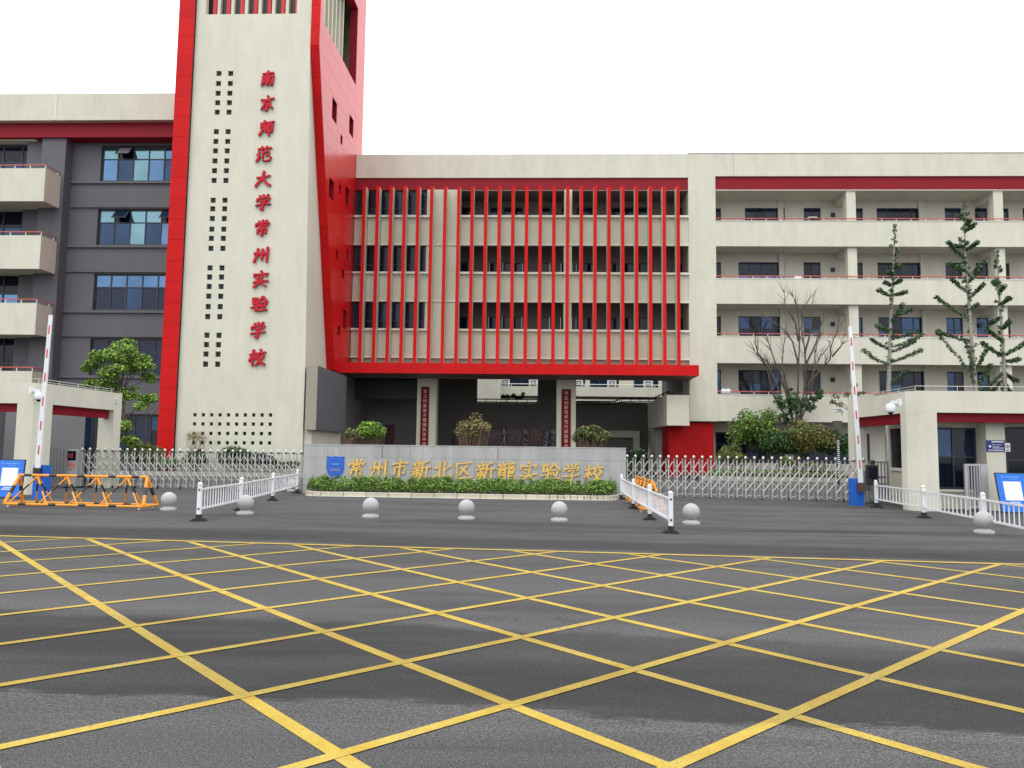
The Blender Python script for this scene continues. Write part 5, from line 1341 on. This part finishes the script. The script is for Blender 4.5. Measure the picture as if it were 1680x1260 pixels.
P = np.concatenate(pts_); lmesh_obj('crown', leaves_mesh('crown', P, .062, LF1, mats=[LF1,LF2,LF4], midx=np.concatenate(mi)), t)
tr_.path([A3(205,745),A3(222,735),A3(238,715),A3(240,680),A3(243,665)],.03,.012,5); tr_.path([A3(240,690),A3(262,668),A3(276,663)],.014,.006,4)
obj('trunk', tr_, BARK, t)
# ginkgos behind the right guard house
def ginkgo(tk, brs, Y, label, dens=1.0):
    pts = [A3(px,py,Y) for px,py in tk]; pts = [Vector((pts[0].x,pts[0].y,0))]+pts
    t = thing('ginkgo_tree', label, 'tree', (pts[0].x,Y,0), 'slender ginkgo trees on the right')
    m_ = MB(); m_.path(pts,.13,.02,7); P = []
    def onpath(py):
        best = min(range(len(tk)), key=lambda i: abs(tk[i][1]-py)); 
        for (x0,y0),(x1,y1) in zip(tk,tk[1:]):
            if y1 <= py <= y0: return x0+(x1-x0)*(y0-py)/(y0-y1)
        return tk[best][0]
    for (ys_,tx,ty) in brs:
        dy = random.uniform(-.8,.8); a = A3(onpath(ys_),ys_,Y); b = A3(tx,ty,Y,dy); cv = curve(a,b,7,.035,.03); m_.path(cv,.032,.009,5)
        for i,q in enumerate(cv[1:],1):
            f = i/7; k = int((13+48*f**1.4)*dens); P.append(clump_pts(k, V3(q), np.array([.10,.10,.085])*(.7+.7*f*random.uniform(.5,1.3)), .05))
            mid = V3(q)*.5+V3(cv[i-1])*.5; P.append(clump_pts(int(20*dens), mid, (.10,.10,.07), .05))
    L = len(pts)
    for a,b in zip(pts[1:],pts[2:]):
        n = max(2,int((b-a).length/.16))
        for i in range(n):
            if random.random() < .85:
                q = a.lerp(b,random.random()); P.append(clump_pts(int(random.uniform(10,40)*dens), V3(q)+rng.normal(size=3)*.08, (.09,.09,.10), .05))
    P.append(clump_pts(60, V3(pts[-1]), (.10,.10,.30), .05)); P = np.concatenate(P)
    obj('trunk', m_, BARKL, t); lmesh_obj('crown', leaves_mesh('crown', P, .052, LF7, mats=[LF7,LF2], midx=rng.choice(2,len(P),p=[.75,.25])), t)
ginkgo([(1457,690),(1458,640),(1459,600),(1461,540),(1464,480),(1466,430),(1468,376)], [(598,1417,576),(594,1510,575),(574,1430,557),(578,1500,560),(570,1512,549),(556,1497,545),(520,1495,508),(530,1480,500),(486,1442,476),(484,1486,479),(468,1452,463),(466,1478,460),(628,1488,608),(545,1440,535),(440,1476,436),(450,1458,446)], 34,
       'slender ginkgo with paired upswept branches, leftmost of three behind the right guard house', .85)
ginkgo([(1606,700),(1602,650),(1597,600),(1594,560),(1590,500),(1586,450),(1583,400),(1582,342)], [(523,1537,488),(612,1538,545),(560,1542,545),(618,1586,560),(610,1618,575),(480,1562,458),(490,1613,467),(505,1603,500),(405,1562,402),(425,1556,398),(410,1603,398),(445,1556,434),(372,1590,362),(380,1597,369),(455,1614,430),(465,1610,440),(640,1625,600),(430,1570,440),(360,1574,352)], 33,
       'tallest ginkgo with pale trunk, middle of three behind the right guard house', .95)
ginkgo([(1652,700),(1649,650),(1647,600),(1645,560),(1641,510),(1638,460),(1636,417)], [(585,1612,563),(583,1680,563),(592,1670,590),(560,1620,540),(610,1612,640),(612,1668,625),(500,1655,490),(520,1625,530),(470,1630,462),(480,1646,470),(540,1656,528),(620,1622,648),(628,1660,648)], 34,
       'ginkgo with dense dark leaf clusters, rightmost of three near the photo edge', 1.25)
# bare multi-stemmed tree
BT = 48.5
t = thing('bare_tree', 'nearly leafless multi-stemmed tree with leaves only at its base', 'tree', (A3(1305,775,BT).x,BT,0), None)
m_ = MB(); m_.path([A3(1305,790,BT),A3(1306,740,BT),A3(1305,700,BT)],.16,.13,8)
stems = [[(1303,700),(1296,660),(1288,640),(1275,612),(1262,598),(1252,580)],[(1303,700),(1282,672),(1270,650),(1262,620),(1258,600),(1245,585),(1236,572)],
 [(1306,698),(1309,640),(1310,600),(1312,560),(1310,520),(1303,490),(1300,483)],[(1308,698),(1320,640),(1322,600),(1320,570),(1315,540),(1318,510),(1330,484)],
 [(1310,698),(1330,650),(1335,610),(1345,585),(1357,573)],[(1309,695),(1326,640),(1337,598),(1337,575),(1345,555)],[(1318,640),(1345,608),(1362,590),(1363,570),(1372,545),(1377,525)],
 [(1300,690),(1284,620),(1270,590),(1262,565),(1258,555)],[(1300,690),(1292,640),(1283,600),(1285,575),(1287,555)],[(1278,640),(1262,605),(1244,580),(1238,560),(1241,550)],
 [(1311,600),(1300,560),(1285,540),(1265,525)],[(1321,600),(1338,565),(1345,540),(1357,500)],[(1310,560),(1305,530),(1288,500),(1286,475)],[(1320,580),(1330,545),(1331,510),(1334,485)],[(1365,585),(1378,570),(1385,560)],[(1335,620),(1352,600),(1358,585)]]
for s in stems:
    dy = random.uniform(-1.2,1.2); P_ = [A3(px,py,BT,dy*i/len(s)) for i,(px,py) in enumerate(s)]; m_.path(P_,.07,.014,6)
    for p0,p1 in list(zip(P_,P_[1:]))[1:]:
        for q in range(5):
            b0 = p0.lerp(p1,random.random()); d = (p1-p0).normalized(); e = b0+d*random.uniform(.3,.9)+Vector((random.gauss(0,.28),random.gauss(0,.25),random.uniform(0,.3))); mid = b0.lerp(e,.5)+Vector((random.gauss(0,.04),0,.05))
            m_.path([b0,mid,e],.017,.006,4)
obj('trunk', m_, BARK, t); P = []
for (px,py,r,k) in ((1285,660,15,500),(1300,672,18,600),(1322,664,16,500),(1336,652,12,420),(1345,646,8,200),(1294,650,10,260),(1290,690,9,260),(1330,672,10,260),(1308,650,10,150),(1282,680,10,220)):
    s = r*BT/FOC
    for j in range(5):
        u = rng.normal(size=3)*.5; P.append(clump_pts(k//5, V3(A3(px,py,BT,random.uniform(-.5,.5)))+u*s*.8, (s*.5,s*.5,s*.42), .05))
P = np.concatenate(P); lmesh_obj('crown', leaves_mesh('crown', P, .075, LF2, mats=[LF2,LF3], midx=rng.choice(2,len(P),p=[.55,.45])), t)
# small shrubby tree top by the guard house beam
t = thing('small_tree', 'small open tree with sparse dry clusters rising beside the right guard house roof', 'tree', (A3(1395,775,31).x,31,0)); m_ = MB(); P = []
m_.path([Vector((A3(1398,775,31).x,31,0)),A3(1396,700,31),A3(1392,665,31)],.05,.03,6)
for (x,y) in ((1372,650),(1378,664),(1402,633),(1412,645),(1390,648),(1408,660),(1425,655),(1440,650),(1366,660)):
    c = A3(x,y,31,random.uniform(-.3,.3)); m_.path(curve(A3(1394,675,31),c,4,-.02,.1),.014,.005,4); P.append(clump_pts(45, V3(c), (.16,.16,.11), .05))
obj('trunk', m_, BARK, t); lmesh_obj('crown', leaves_mesh('crown', np.concatenate(P), .055, LF3, mats=[LF3,LF4], midx=rng.choice(2,405,p=[.6,.4])), t)
# lamp post
LPY = 38.0
t = thing('garden_lamp', 'dark garden lamp with flared head on a perforated pole, beside the right guard house', 'lamp', (wx(1374,760,LPY),LPY,0))
c = at(1374,714,LPY); zt = wz(1373,691,LPY); zb_ = wz(1374,707,LPY)
obj('lamp_head', MB().lathe([(.08,zb_),(.14,zb_+.12),(.22,zt-.05),(.25,zt),(.05,zt+.03)],(c.x,LPY,0),14), mat('lamp_shade',(.12,.12,.09),.5), t)
obj('pole', MB().tube((c.x,LPY,0),(c.x,LPY,zb_),.06,n=10), BLKP, t); hm = MB().box(-.05,.05,-.01,0,-.02,.02).mesh('slot', PRINTW)
for i in range(18): inst('slot', hm, (c.x,LPY-.062,.5+i*.10), t)
